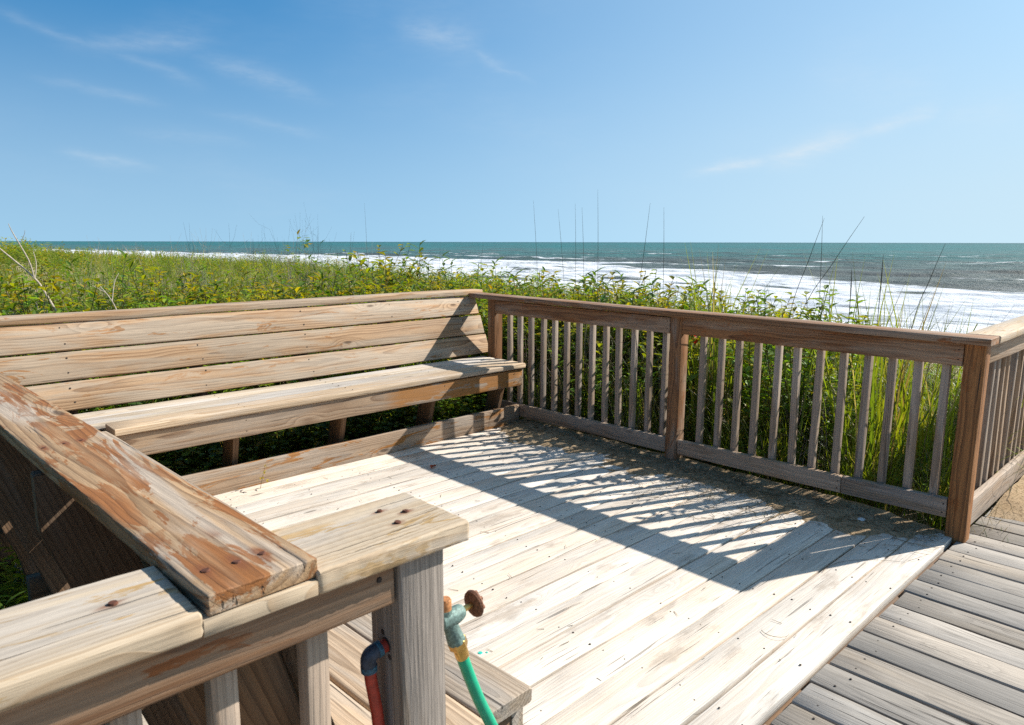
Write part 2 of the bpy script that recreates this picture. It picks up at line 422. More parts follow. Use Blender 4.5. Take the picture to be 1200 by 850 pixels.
# ------------------------------------------------------------------ bench whose back carries the stained cap
b2 = empty('bench', (.6, 2.4, 0), 'plank bench seen from behind, with orange-stained nailed cap board along its back', 'bench', 'built-in plank benches on the deck')
K = -.042
def sk(x, y, k=K): return x + k * (y - .9)
CN = ((.301, .902), (.341, .899), (.377, .901), (.264, 1.697), (.303, 1.704), (.335, 1.708), (.355, 1.019), (.291, 1.027))
def st_cap(x, y):
    s = 0
    for i, (a, b) in enumerate(CN):
        s = max(s, (1.3 if i < 6 else .8) * math.exp(-((x - a) / .0115) ** 2 - ((y - b) / .020) ** 2))
        s = max(s, .5 * math.exp(-((x - a) / .014) ** 2 - (abs(y - b - .01) / .04)))
    return s
mb = MB()
capc = lambda y: sk(.349, y, K)
mb.board((capc(.835), .835, 1.010), (capc(4.595), 4.595, 1.012), .150, .028, r=.0035, rs=3, seg=150, nacross=34, stain=st_cap, pith=(.012, -.055), tone=(.55, .6, .5), jit=.0006, warp=.0015, ends=.002)
bcap = mb.build('cap_board', M['cap'], b2)
for (a, b) in CN[:6]: nail(bcap, (a, b, 1.0243))
s2 = Vector((-.14, 0, .46)).normalized(); n2 = Vector((.46, 0, .14)).normalized()
for k in range(3):
    c = Vector((.562, 0, .520)) + s2 * (.079 + .162 * k) - n2 * .018
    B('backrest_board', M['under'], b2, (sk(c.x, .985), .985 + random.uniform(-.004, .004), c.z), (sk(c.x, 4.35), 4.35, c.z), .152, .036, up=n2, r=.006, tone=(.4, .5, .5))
for k, (xa, xb, ys) in enumerate(((.848, .99, .972), (.700, .842, .962), (.555, .694, .966))):
    kk = -.036
    B('seat_board', M['step'], b2, (sk((xa + xb) / 2, ys, kk), ys, .481), (sk((xa + xb) / 2, 3.915, kk), 3.915, .483), xb - xa, .038, r=.008, rs=3, seg=20,
      tone=((.35, .3, .5), (.95, .7, .5), (.95, .9, .5))[k], pith=((.0, -.03), (.02, .06), (0, .05))[k])
B('apron', M['step'], b2, (sk(.962, 1.0, -.036), .992, .408), (sk(.962, 3.9, -.036), 3.9, .408), .10, .036, up=(1, 0, 0), tone=(.6, .3, .5))
B('toe_board', M['apron'], b2, (.90, .985, .071), (.80, 4.0, .071), .142, .036, up=(1, 0, 0))
def plank_profile(parent, pts, yc, th, name='back_support'):
    """flat plank cut to the outline pts (x,z), thickness along y"""
    me = bpy.data.meshes.new(name); n = len(pts)
    v = [(x, yc - th / 2, z) for x, z in pts] + [(x, yc + th / 2, z) for x, z in pts]
    f = [tuple(range(n)), tuple(reversed(range(n, 2 * n)))] + [(i, i + n, (i + 1) % n + n, (i + 1) % n) for i in range(n)]
    me.from_pydata(v, [], f)
    ca, sa = math.cos(R(72)), math.sin(R(72))
    ox = random.uniform(0, 50); t = (random.random(), random.random(), .5)
    wp = [(-(x * -ca + z * sa) + ox, x * sa + z * ca - .75, (yy - yc) + .06) for (x, yy, z) in v]
    at = me.attributes.new('wp', 'FLOAT_VECTOR', 'POINT'); at.data.foreach_set('vector', np.array(wp, np.float32).ravel())
    at = me.attributes.new('tone', 'FLOAT_VECTOR', 'POINT'); at.data.foreach_set('vector', np.array([t] * len(v), np.float32).ravel())
    me.materials.append(M['under'])
    import bmesh
    bm = bmesh.new(); bm.from_mesh(me); bmesh.ops.recalc_face_normals(bm, faces=bm.faces)
    bmesh.ops.bevel(bm, geom=[e for e in bm.edges], offset=.003, segments=2, affect='EDGES'); bm.to_mesh(me); bm.free()
    o = bpy.data.objects.new(name, me); C.objects.link(o); return child(o, parent)
for yc in (.975, 1.67, 2.39, 3.11, 3.8):
    dx = K * (yc - .9)
    plank_profile(b2, [(x + dx, z) for x, z in ((.266, .984), (.266, .86), (.46, .25), (.50, -.12), (.66, -.12), (.60, .30), (.522, .48), (.378, .984))], yc, .038)
    B('cleat', M['under'], b2, (.36 + dx, yc + .039, .413), (.93 + dx, yc + .039, .413), .092, .036, up=(0, 1, 0))
    B('support', M['under'], b2, (.80 + dx, yc + .04, -.12), (.915 + dx, yc + .04, .455), .13, .036, up=(0, 1, 0), tone=(.8, .9, .5))
# ------------------------------------------------------------------ tap, hose, pipe
M['tapgreen'] = plain('weathered_green_tap_paint', (.13, .20, .18), .62, .25, .3, 170, .5)
M['brass'] = plain('brass', (.62, .40, .13), .32, 1., .15, 120)
M['copper'] = plain('orange_tap_cap', (.40, .17, .06), .6, .1, .3, 200, .3)
M['wheel'] = plain('rusted_tap_wheel', (.17, .075, .04), .7, .4, .4, 260, .4)
M['hose'] = plain('green_hose_rubber', (.0, .31, .17), .38, 0, .08, 60)
M['pipe'] = plain('red_plastic_pipe', (.36, .03, .012), .5, 0, .2, 90)
M['fitting'] = plain('dark_blue_grey_pipe_fitting', (.028, .036, .055), .6, 0, .4, 120)
M['primer'] = plain('blue_pipe_cement', (.02, .075, .11), .55, 0, .6, 220)

def tube(name, mat, path, rad, parent=None, n=20, sub=6, caps=True, smooth=True):
    P = [Vector(p) for p in path]
    rr = rad if isinstance(rad, (list, tuple)) else [rad] * len(P)
    if sub > 1 and len(P) > 2:
        Q = []; RR = []
        for i in range(len(P) - 1):
            p0 = P[max(i - 1, 0)]; p1 = P[i]; p2 = P[i + 1]; p3 = P[min(i + 2, len(P) - 1)]
            for k in range(sub):
                t = k / sub
                Q.append(.5 * ((2 * p1) + (p2 - p0) * t + (2 * p0 - 5 * p1 + 4 * p2 - p3) * t * t + (3 * p1 - p0 - 3 * p2 + p3) * t ** 3))
                RR.append(rr[i] * (1 - t) + rr[i + 1] * t)
        Q.append(P[-1]); RR.append(rr[-1]); P, rr = Q, RR
    v = []; f = []
    T = (P[1] - P[0]).normalized(); A = T.orthogonal().normalized()
    for i, p in enumerate(P):
        T2 = (P[min(i + 1, len(P) - 1)] - P[max(i - 1, 0)]).normalized()
        A = (A - T2 * A.dot(T2)).normalized(); Bv = T2.cross(A)
        for k in range(n):
            an = 6.283185 * k / n
            v.append(p + (A * math.cos(an) + Bv * math.sin(an)) * rr[i])
    for i in range(len(P) - 1):
        for k in range(n):
            f.append((i * n + k, i * n + (k + 1) % n, (i + 1) * n + (k + 1) % n, (i + 1) * n + k))
    if caps:
        f.append(tuple(reversed(range(n)))); f.append(tuple((len(P) - 1) * n + k for k in range(n)))
    me = bpy.data.meshes.new(name); me.from_pydata([tuple(q) for q in v], [], f); me.materials.append(mat)
    if smooth: me.shade_smooth(); me.set_sharp_from_angle(angle=R(35))
    o = bpy.data.objects.new(name, me); C.objects.link(o)
    if parent is not None: child(o, parent)
    return o

def join(objs):
    """merge a few freshly made meshes into the first"""
    import bmesh
    bm = bmesh.new()
    for o in objs: bm.from_mesh(o.data)
    bm.to_mesh(objs[0].data); bm.free()
    for o in objs[1:]: bpy.data.objects.remove(o)
    return objs[0]

TY = .895
tap = empty('garden_tap', (.654, TY, .808), 'weathered green garden tap with round rusty wheel, sticking out of the grey end post', 'tap')
body = join([tube('tap_body', M['tapgreen'], [(.652, TY, .806), (.676, TY, .807), (.678, TY, .807), (.690, TY, .807), (.706, TY, .807), (.720, TY, .809), (.727, TY, .81)], [.012, .012, .0155, .0165, .0165, .0145, .011], sub=2),
             tube('tap_neck', M['tapgreen'], [(.696, TY, .808), (.701, TY - .001, .788), (.706, TY - .002, .772), (.711, TY - .002, .759)], [.013, .0135, .015, .0165], sub=3),
             tube('tap_stem_boss', M['tapgreen'], [(.688, TY, .80), (.688, TY, .826)], [.0135, .013], sub=1)])
child(body, tap); body.name = 'tap_body'
tube('vent_cap', M['copper'], [(.688, TY, .822), (.688, TY, .824), (.688, TY, .842), (.688, TY, .846)], [.010, .012, .012, .010], tap, sub=1)
wh = []
whl = tube('hand_wheel', M['wheel'], [(.7475, TY, .812), (.749, TY, .812), (.7505, TY, .812), (.755, TY, .8125), (.757, TY, .8125)], [.006, .018, .0235, .025, .0235], sub=1, n=36)
wh.append(whl)
for k in range(8):
    a = 6.2832 * k / 8
    wh.append(tube('lug', M['wheel'], [(.752, TY + .0195 * math.cos(a), .8125 + .0195 * math.sin(a)), (.7605, TY + .0195 * math.cos(a), .8125 + .0195 * math.sin(a))], [.0045, .0036], sub=1, n=10))
wheel = join(wh); child(wheel, tap)
tube('stem', M['brass'], [(.722, TY, .81), (.749, TY, .812)], [.0055, .0055], wheel, sub=1)

hose = empty('garden_hose', (.72, TY, 0), 'bright green garden hose hanging from the tap on a brass coupling', 'hose')
tube('coupling', M['brass'], [(.7105, TY - .002, .7625), (.7115, TY - .002, .760), (.7165, TY - .003, .746), (.717, TY - .003, .744)], [.0155, .0175, .0175, .0155], hose, sub=1, n=6, smooth=False)
tube('ferrule', M['brass'], [(.717, TY - .003, .745), (.718, TY - .003, .742), (.7235, TY - .003, .725), (.724, TY - .003, .724)], [.012, .0128, .0128, .012], hose, sub=1)
tube('hose', M['hose'], [(.722, TY - .003, .730), (.726, TY - .003, .715), (.744, TY - .003, .665), (.766, TY - .003, .61), (.795, TY - .004, .545), (.835, TY - .012, .44), (.865, TY - .03, .28), (.875, TY - .06, .12), (.85, TY - .13, .025), (.72, TY - .32, .001), (.45, TY - .5, .001), (.1, TY - .62, .001), (-.5, TY - .7, .001)], .0112, hose)

pipe = empty('water_pipe', (.545, TY, 0), 'red plastic water pipe with blue-cemented elbow, entering the side of the grey end post', 'pipe')
elb = tube('pipe', M['pipe'], [(.5345, .892, .790), (.537, .892, .76), (.549, .891, .66), (.56, .89, .40), (.57, .89, -.1)], .0098, pipe, sub=3)
tube('pipe', M['pipe'], [(.5655, .892, .812), (.545, .892, .8095)], .0105, pipe, sub=1)
fit = tube('elbow', M['fitting'], [(.551, .892, .8105), (.541, .892, .8095), (.5345, .892, .805), (.533, .892, .797), (.5335, .892, .787)], .0125, pipe, sub=4)
tube('cement_ring', M['primer'], [(.5555, .892, .811), (.5555 - .008, .892, .810)], .0131, pipe, sub=1)
tube('cement_ring', M['primer'], [(.5335, .892, .791), (.534, .892, .781)], .0131, pipe, sub=1)
mb = MB(); mb.disc((.5668, .892, .8125), .0145, (-1, 0, 0), mi=0, h=.0008)
for d in (.018, -.018): mb.disc((.5668, .892 + d * .5, .8125 + d), .006, (-1, 0, 0), mi=0, h=.0006)
mb.build('drill_hole', M['nailhole'], pipe)

# ------------------------------------------------------------------ terrain
def ground_z(x, y):
    x = np.asarray(x, float); y = np.asarray(y, float)
    edge = 4.2 + 9. * sstep(3, 16, y) + 4 * (fbm(x * .05, y * .05, 5) - .5)
    far = sstep(6, 30, y)
    top = -.16 + far * (.30 + .55 * (fbm(x * .07, y * .05, 9) - .5) + 1.0 * sstep(9.5, -1, x - .02 * y))
    top = top + .10 * (fbm(x * .5, y * .5, 3) - .5) * sstep(4.2, 6, np.maximum(x, y))
    back = sstep(-4, -20, y)                   # land behind, level
    top = top * (1 - back) + back * (-.3)
    drop = sstep(0, 1, (x - edge) / 22.)
    z = top * (1 - drop) + drop * (-4.15)
    beach = np.clip((x - edge - 22) / 40., 0, 1)
    z = z - beach * .8 - np.clip((x - 90) / 300., 0, 1) * 12
    under = (x > -.6) & (x < 4.0) & (y > -2.1) & (y < 4.45)
    uw = sstep(4.25, 3.95, x) * sstep(4.7, 4.1, y) * sstep(-.9, -.3, x)
    z = z - uw * .22
    w2 = sstep(1.0, .8, y) * sstep(-2.3, -2.0, y) * sstep(9.6, 9.0, x)
    return z * (1 - w2) + w2 * np.minimum(z, -.30)

def np_mesh(name, V, Q, mats, attrs=(), smooth=False):
    V = np.asarray(V, np.float32); Q = np.asarray(Q, np.int32); k = Q.shape[1]
    me = bpy.data.meshes.new(name)
    me.vertices.add(len(V)); me.vertices.foreach_set('co', V.ravel())
    me.loops.add(Q.size); me.loops.foreach_set('vertex_index', Q.ravel())
    me.polygons.add(len(Q)); me.polygons.foreach_set('loop_start', np.arange(0, Q.size, k, dtype=np.int32))
    try: me.polygons.foreach_set('loop_total', np.full(len(Q), k, np.int32))
    except Exception: pass
    for nm, typ, arr in attrs:
        at = me.attributes.new(nm, typ, 'POINT')
        at.data.foreach_set({'FLOAT': 'value', 'FLOAT_VECTOR': 'vector', 'FLOAT_COLOR': 'color'}[typ], np.asarray(arr, np.float32).ravel())
    for m in (mats if isinstance(mats, (list, tuple)) else [mats]): me.materials.append(m)
    me.polygons.foreach_set('use_smooth', np.full(len(Q), smooth))
    me.update(calc_edges=True); me.validate()
    o = bpy.data.objects.new(name, me); C.objects.link(o); return o

def grid_faces(nu, nv, wrap=False):
    i = np.arange(nu - 1)[:, None]; j = np.arange(nv if wrap else nv - 1)[None, :]
    j2 = (j + 1) % nv
    return np.stack([i * nv + j, (i + 1) * nv + j, (i + 1) * nv + j2, i * nv + j2], -1).reshape(-1, 4)

m, N, b, out = new_mat('dune_sand_ground')
P = N.n('ShaderNodeNewGeometry').outputs['Position']
n1 = N.noise(P, .35, 4); n2 = N.noise(P, 9., 5, .6); n3 = N.noise(P, 140., 3)
c = N.mix(N.ramp(n1, .4, .62), (.42, .33, .225), (.33, .25, .16))
c = N.mix(N.ramp(n2, .52, .62, 0, .75), c, (.12, .09, .05))
c = N.mix(N.ramp(n3, .4, .6, 0, .3), c, (.2, .15, .1))
N.link(c, b.inputs['Base Color']); b.inputs['Roughness'].default_value = .95; b.inputs['Specular IOR Level'].default_value = .1
bn = N.n('ShaderNodeBump'); bn.inputs['Strength'].default_value = .6; bn.inputs['Distance'].default_value = .03
N.link(n2, bn.inputs['Height']); N.link(bn.outputs[0], b.inputs['Normal'])
M['ground'] = m
rad = np.concatenate([[0.], np.geomspace(.25, 24000, 300)]); ang = np.linspace(0, 2 * np.pi, 480, endpoint=False)
rr, aa = np.meshgrid(rad, ang, indexing='ij')
gx, gy = 2 + rr * np.cos(aa), 2 + rr * np.sin(aa)
ground = np_mesh('ground', np.stack([gx, gy, ground_z(gx, gy)], -1).reshape(-1, 3), grid_faces(len(rad), len(ang), True), M['ground'], smooth=True)
tag(ground, kind='structure')

# sand blown over the boards
m, N, b, out = new_mat('blown_sand')
P = N.n('ShaderNodeNewGeometry').outputs['Position']
n1 = N.noise(P, 6., 4); n2 = N.noise(P, 60., 5, .65); n3 = N.noise(P, 420., 2)
c = N.mix(N.ramp(n1, .35, .65), (.42, .31, .195), (.34, .24, .14))
c = N.mix(N.ramp(n2, .52, .62, 0, .8), c, (.15, .10, .055))
c = N.mix(N.ramp(n3, .45, .6, 0, .35), c, (.24, .17, .11))
N.link(c, b.inputs['Base Color']); b.inputs['Roughness'].default_value = .95; b.inputs['Specular IOR Level'].default_value = .1
bn = N.n('ShaderNodeBump'); bn.inputs['Strength'].default_value = .8; bn.inputs['Distance'].default_value = .006
N.link(N.math('ADD', n2, N.math('MULTIPLY', n3, .4)), bn.inputs['Height']); N.link(bn.outputs[0], b.inputs['Normal'])
M['sand'] = m
def sand_h(X, Y):
    d = 3.93 - X
    dep = np.clip(1 - d / (.20 + .32 * fbm(Y * 1.1 + 3, X * .4, 21) + .08 * sstep(3.2, 3.9, Y)), -1, 1)
    nz = fbm(X * 7, Y * 7, 31, 4) - .5
    h = .036 * np.maximum(dep, -.3) + .036 * nz - .005
    h = np.where(Y < 1.25, h - .035 * (1.25 - Y) / .35, h)
    return h
xs = np.arange(3.05, 3.935, .011); ys = np.arange(.90, 4.005, .011)
X, Y = np.meshgrid(xs, ys, indexing='ij')
Z = sand_h(X, Y)
o = np_mesh('sand', np.stack([X, Y, np.maximum(Z, -.012)], -1).reshape(-1, 3), grid_faces(len(xs), len(ys)), M['sand'], smooth=True); tag(o, kind='structure')
xs = np.arange(3.85, 9.2, .016); ys = np.arange(-1.3, .872, .016)
X, Y = np.meshgrid(xs, ys, indexing='ij')
d = .87 - Y
dep = np.clip(1 - d / (.10 + .55 * sstep(3.9, 4.9, X) + .9 * sstep(4.4, 6, X) + .25 * fbm(X * 2, Y * 2, 41)), -1, 1)
Z = -.012 - .06 * sstep(4.75, 4.1, X + .35 * (.87 - Y)) + .055 * np.maximum(dep, -.35) + .035 * (fbm(X * 6, Y * 9, 51, 4) - .5) - .012
o = np_mesh('sand', np.stack([X, Y, np.maximum(Z, -.03)], -1).reshape(-1, 3), grid_faces(len(xs), len(ys)), M['sand'], smooth=True); tag(o, kind='structure')

# ------------------------------------------------------------------ sea
SEA = -4.5
def breaker_x(y): return 104 + .42 * np.clip(y - 20, -60, 130) - .10 * np.clip(y - 180, 0, 500)
rad = np.concatenate([np.geomspace(34, 420, 620), np.geomspace(425, 30000, 90)])
ang = np.linspace(R(-42), R(118), 760)
rr, aa = np.meshgrid(rad, ang, indexing='ij')
X, Y = rr * np.cos(aa), rr * np.sin(aa)
# swell rows run along the shore
wob = 9 * (fbm(X * .02, Y * .012, 61) - .5) + 26 * (fbm(X * .004, Y * .006, 66) - .5)
dsh = X - breaker_x(Y)                       # metres beyond the breaker line
ph = (X + wob * 2.2) * 2 * np.pi / 23.
s1 = np.exp(1.8 * (np.sin(ph) - 1))
ph2 = (X * .96 + Y * .25 + wob) * 2 * np.pi / 11.
s2w = np.exp(1.4 * (np.sin(ph2) - 1))
rowamp = .25 + 1.1 * np.clip(fbm(X * .02 + 7, Y * .011, 71, 3) - .25, 0, 1)
A1 = (.55 + .40 * np.exp(-((dsh - 6) / 18) ** 2)) * sstep(-45, 6, dsh) + .14
fade = sstep(900, 300, rr)
h = (A1 * s1 * rowamp + .28 * s2w * (.4 + fbm(X * .06, Y * .04, 81)) + .62 * (fbm(X * .36, Y * .15, 91, 5) - .5)) * fade
h = h + .75 * sstep(6, -6, dsh) * (fbm(X * .28, Y * .07, 95, 5) - .5)
foamzone = sstep(4, -14, dsh + 24 * (fbm(X * .03, Y * .02, 101, 4) - .5))
crest = sstep(.62, .95, s1) * sstep(45, 2, dsh) * sstep(.45, .7, rowamp)
caps = sstep(.50, .68, fbm(X * .06, Y * .04, 111, 4)) * sstep(.35, .9, s2w) * .85
hole = sstep(.44, .64, fbm(X * .10, Y * .055, 121, 5))
foam = np.clip(foamzone * (.97 - .45 * hole) + crest * .55 + .55 * caps * fade, 0, 1.2)
m, N, b, out = new_mat('sea_water')
P = N.n('ShaderNodeNewGeometry').outputs['Position']
px = N.sep(P)
big = N.noise(N.vmath('MULTIPLY', P, (.02, .006, 0)), 1, 4)
dist = N.math('ADD', N.math('ADD', px[0], N.math('MULTIPLY', px[1], .25)), N.math('MULTIPLY', N.math('SUBTRACT', big, .5), 160))
c = N.mix(N.ramp(dist, 120, 330), (.10, .118, .105), (.05, .14, .13))
c = N.mix(N.ramp(dist, 300, 900), c, (.016, .135, .130))
c = N.mix(N.ramp(dist, 1500, 6000), c, (.008, .092, .095))
stre = N.noise(N.vmath('MULTIPLY', P, (.05, .012, 0)), 1, 5, .6)
c = N.mix(N.ramp(stre, .46, .62, 0, .7), c, (.075, .072, .062))  # brown-grey streaks: shade of the wave faces painted into the water colour
str2 = N.noise(N.vmath('MULTIPLY', P, (.22, .035, 0)), 1, 6, .65)
c = N.mix(N.ramp(str2, .52, .64, 0, .6), c, (.045, .055, .055))  # narrower dark wave lines, likewise painted-in shade
c = N.mix(N.ramp(N.noise(N.vmath('MULTIPLY', P, (.13, .028, 0.3)), 1, 7, .7), .635, .70, 0, .7), c, (.42, .44, .45))
fa = N.attr('foam').outputs['Fac']
fn = N.noise(N.vmath('MULTIPLY', P, (.5, .13, .4)), 1, 6, .62, .8)
fn2 = N.noise(N.vmath('MULTIPLY', P, (.17, .095, 0)), 1, 6, .62)
fm = N.math('ADD', fa, N.math('MULTIPLY', N.math('SUBTRACT', fn, .5), 1.1))
fm = N.math('ADD', fm, N.math('MULTIPLY', N.math('SUBTRACT', fn2, .5), .7))
fm = N.ramp(fm, .36, .62)
fcol = N.mix(N.ramp(fn, .3, .62), (.30, .34, .39), (.68, .69, .70))
c = N.mix(fm, c, fcol)
N.link(c, b.inputs['Base Color'])
N.link(N.ramp(fm, 0, 1, .46, .9), b.inputs['Roughness'])
N.link(N.ramp(fm, 0, 1, .16, .1), b.inputs['Specular IOR Level'])
w1 = N.noise(N.vmath('MULTIPLY', P, (.55, .2, .3)), 1, 9, .7)
w2 = N.noise(N.vmath('MULTIPLY', P, (.12, .045, .1)), 1, 5, .6)
bn = N.n('ShaderNodeBump'); bn.inputs['Strength'].default_value = .9; bn.inputs['Distance'].default_value = 1.1; N.link(N.ramp(fm, 0, 1, .9, .5), bn.inputs['Strength'])
N.link(N.math('ADD', w1, N.math('MULTIPLY', w2, 1.6)), bn.inputs['Height']); N.link(bn.outputs[0], b.inputs['Normal'])
M['sea'] = m
sea = np_mesh('water', np.stack([X, Y, SEA + h], -1).reshape(-1, 3), grid_faces(len(rad), len(ang)), M['sea'], [('foam', 'FLOAT', foam.ravel())], smooth=True)
tag(sea, kind='structure')
# ------------------------------------------------------------------ plants
def leaf_mat(name, transl=.35, rough=.5):
    m = bpy.data.materials.new(name); m.use_nodes = True
    nt = m.node_tree; nt.nodes.clear(); N = NT(nt)
    out = N.n('ShaderNodeOutputMaterial')
    a = N.attr('leafcol').outputs['Color']
    b = N.n('ShaderNodeBsdfPrincipled'); N.link(a, b.inputs['Base Color'])
    b.inputs['Roughness'].default_value = rough; b.inputs['Specular IOR Level'].default_value = .35
    t = N.n('ShaderNodeBsdfTranslucent')
    warm = N.mix(1., a, (1.6, 1.5, .5), 'MULTIPLY')
    N.link(warm, t.inputs['Color'])
    ms = N.n('ShaderNodeMixShader'); ms.inputs[0].default_value = transl
    N.link(b.outputs[0], ms.inputs[1]); N.link(t.outputs[0], ms.inputs[2]); N.link(ms.outputs[0], out.inputs[0])
    return m
M['leaf'] = leaf_mat('green_leaf', .43)
M['blade'] = leaf_mat('grass_blade', .40)
M['dry'] = leaf_mat('dry_stem', .08, .8)
M['stalk'] = plain('dark_grass_stalk', (.055, .055, .035), .7, 0, .3, 60)
M['twig'] = plain('bleached_dead_twig', (.40, .34, .27), .85, 0, .2, 80)

class PB:
    """plant pieces: quads with a colour per vertex"""
    def __init__(self): self.V = []; self.Q = []; self.K = []; self.n = 0
    def add(self, V, Q, col):
        V = np.asarray(V, float); self.V.append(V); self.Q.append(np.asarray(Q, int) + self.n)
        col = np.asarray(col, float)
        if col.ndim == 1: col = np.repeat(col[None], len(V), 0)
        self.K.append(col); self.n += len(V)
    def get(self): return np.concatenate(self.V), np.concatenate(self.Q), np.concatenate(self.K)

def blade(pb, base, az, length, lean, width, col, curve=.5, seg=4, tipcol=None):
    t = np.linspace(0, 1, seg + 1)
    ang = lean + curve * t * t * 1.6
    ds = length / seg
    dz = np.concatenate([[0], np.cumsum(np.cos(ang[1:]) * ds)]); dr = np.concatenate([[0], np.cumsum(np.sin(ang[1:]) * ds)])
    ca, sa = math.cos(az), math.sin(az)
    c = np.stack([base[0] + dr * ca, base[1] + dr * sa, base[2] + dz], 1)
    tw = RNG.uniform(-.6, .6)
    side = np.array([-math.sin(az + tw), math.cos(az + tw), 0])
    w = width * np.array([.8, 1, .85, .55, .05, .05][:seg + 1] if seg == 4 else np.linspace(1, .06, seg + 1))
    V = np.concatenate([c - side * w[:, None] / 2, c + side * w[:, None] / 2])
    n = seg + 1
    Q = [(i, i + 1, n + i + 1, n + i) for i in range(seg)]
    col = np.asarray(col); tc = col if tipcol is None else np.asarray(tipcol)
    K = col[None] * (1 - t[:, None]) + tc[None] * t[:, None]
    pb.add(V, Q, np.concatenate([K, K]))

def leaf(pb, p, d, up, L, W, col, fold=.25):
    """two-quad leaf with a folded midrib"""
    d = d / np.linalg.norm(d); s = np.cross(d, up); s /= max(np.linalg.norm(s), 1e-6); u = np.cross(s, d)
    m1 = p + d * L * .33; m2 = p + d * L * .7 - u * L * .05; tip = p + d * L - u * L * .14
    V = [p, m1, m2, tip, m1 + s * W * .5 + u * W * fold, m2 + s * W * .38 + u * W * fold * .7, m1 - s * W * .5 + u * W * fold, m2 - s * W * .38 + u * W * fold * .7]
    Q = [(0, 1, 4, 4), (1, 2, 5, 4), (2, 3, 5, 5), (0, 6, 1, 1), (6, 7, 2, 1), (7, 3, 2, 2)]
    V = np.array(V)
    # triangles written as quads with one split corner
    Q2 = []
    ex = []
    for q in Q:
        if q[2] == q[3]:
            ex.append((V[q[1]] + V[q[2]]) / 2); Q2.append((q[0], q[1], len(V) + len(ex) - 1, q[2]))
        else: Q2.append(q)
    pb.add(np.concatenate([V, np.array(ex)]), Q2, col)

def stick(pb, pts, r0, r1, col, n=4):
    pts = np.asarray(pts, float); k = len(pts)
    rad = np.linspace(r0, r1, k); V = []
    for i in range(k):
        t = pts[min(i + 1, k - 1)] - pts[max(i - 1, 0)]; t /= np.linalg.norm(t) + 1e-9
        a = np.cross(t, [.3, .9, .1]); a /= np.linalg.norm(a); b_ = np.cross(t, a)
        for j in range(n):
            an = 6.2832 * j / n; V.append(pts[i] + rad[i] * (a * math.cos(an) + b_ * math.sin(an)))
    Q = [(i * n + j, i * n + (j + 1) % n, (i + 1) * n + (j + 1) % n, (i + 1) * n + j) for i in range(k - 1) for j in range(n)]
    pb.add(V, Q, col)

def U(a, b_): return RNG.uniform(a, b_)
GREENS = np.array([(.085, .165, .012), (.12, .215, .014), (.17, .245, .016), (.055, .125, .014), (.215, .265, .02)])
YELLOW = np.array([(.33, .30, .015), (.27, .28, .015), (.42, .31, .012)])
STRAW = np.array([(.30, .235, .125), (.24, .18, .09), (.36, .30, .19)])

def grass_tuft(n, h, spread, col_dry=.18, width=.006, lean=.35, seg=4, cmax=.9, lmin=.45):
    pb = PB()
    for _ in range(n):
        az = U(0, 6.283); r = spread * math.sqrt(U(0, 1))
        base = (r * math.cos(U(0, 6.28)), r * math.sin(U(0, 6.28)), -.03)
        if U(0, 1) < col_dry: c = STRAW[RNG.integers(3)] * U(.7, 1.1); tc = c
        else:
            c = GREENS[RNG.integers(5)] * U(.8, 1.25); tc = c * .55 + np.array((.24, .23, .03)) * .45
        blade(pb, base, az, h * U(lmin, 1.1), abs(RNG.normal(0, lean)) * .6, width * U(.7, 1.3), c, U(.1 * cmax, cmax), seg, tc)
    return pb.get()

def shrub(nst, h, leaf_l=.07, leaf_w=.026, dens=16, spread=.28, yellow=.3, lowpoly=False):
    pb = PB()
    base_g = GREENS[RNG.integers(5)]
    for _ in range(nst):
        az = U(0, 6.283); lean = abs(RNG.normal(0, .33)); L = h * U(.6, 1.08)
        r = spread * math.sqrt(U(0, 1)) * .5; a0 = U(0, 6.28)
        p = np.array([r * math.cos(a0), r * math.sin(a0), -.05]); pts = [p]
        d = np.array([math.sin(lean) * math.cos(az), math.sin(lean) * math.sin(az), math.cos(lean)])
        for k in range(5):
            d = d + RNG.normal(0, .09, 3) + np.array([0, 0, .05]); d /= np.linalg.norm(d)
            p = p + d * L / 5; pts.append(p)
        if not lowpoly: stick(pb, pts, .0045, .0018, np.array((.10, .085, .035)) * U(.7, 1.2), 3)
        pts = np.array(pts)
        sc_ = base_g * U(.75, 1.25)
        ys = U(0, 1) < yellow
        for k in range(dens):
            t = 1 - .82 * (k / dens) ** 1.2
            q = t * 5; i = min(int(q), 4); f = q - i
            pp = pts[i] * (1 - f) + pts[i + 1] * f
            la = k * 2.4 + U(-.5, .5); el = U(-.1, .75)
            dd = np.array([math.cos(la) * math.cos(el), math.sin(la) * math.cos(el), math.sin(el)])
            c = sc_ * U(.7, 1.35)
            if ys and k < dens * .35: c = YELLOW[RNG.integers(3)] * U(.6, 1.05) * .75 + c * .3
            elif k < 5: c = c * .75 + np.array((.14, .17, .015)) * .35
            leaf(pb, pp, dd, np.array([0, 0, 1.]), leaf_l * U(.6, 1.25), leaf_w * U(.8, 1.25), c)
    return pb.get()

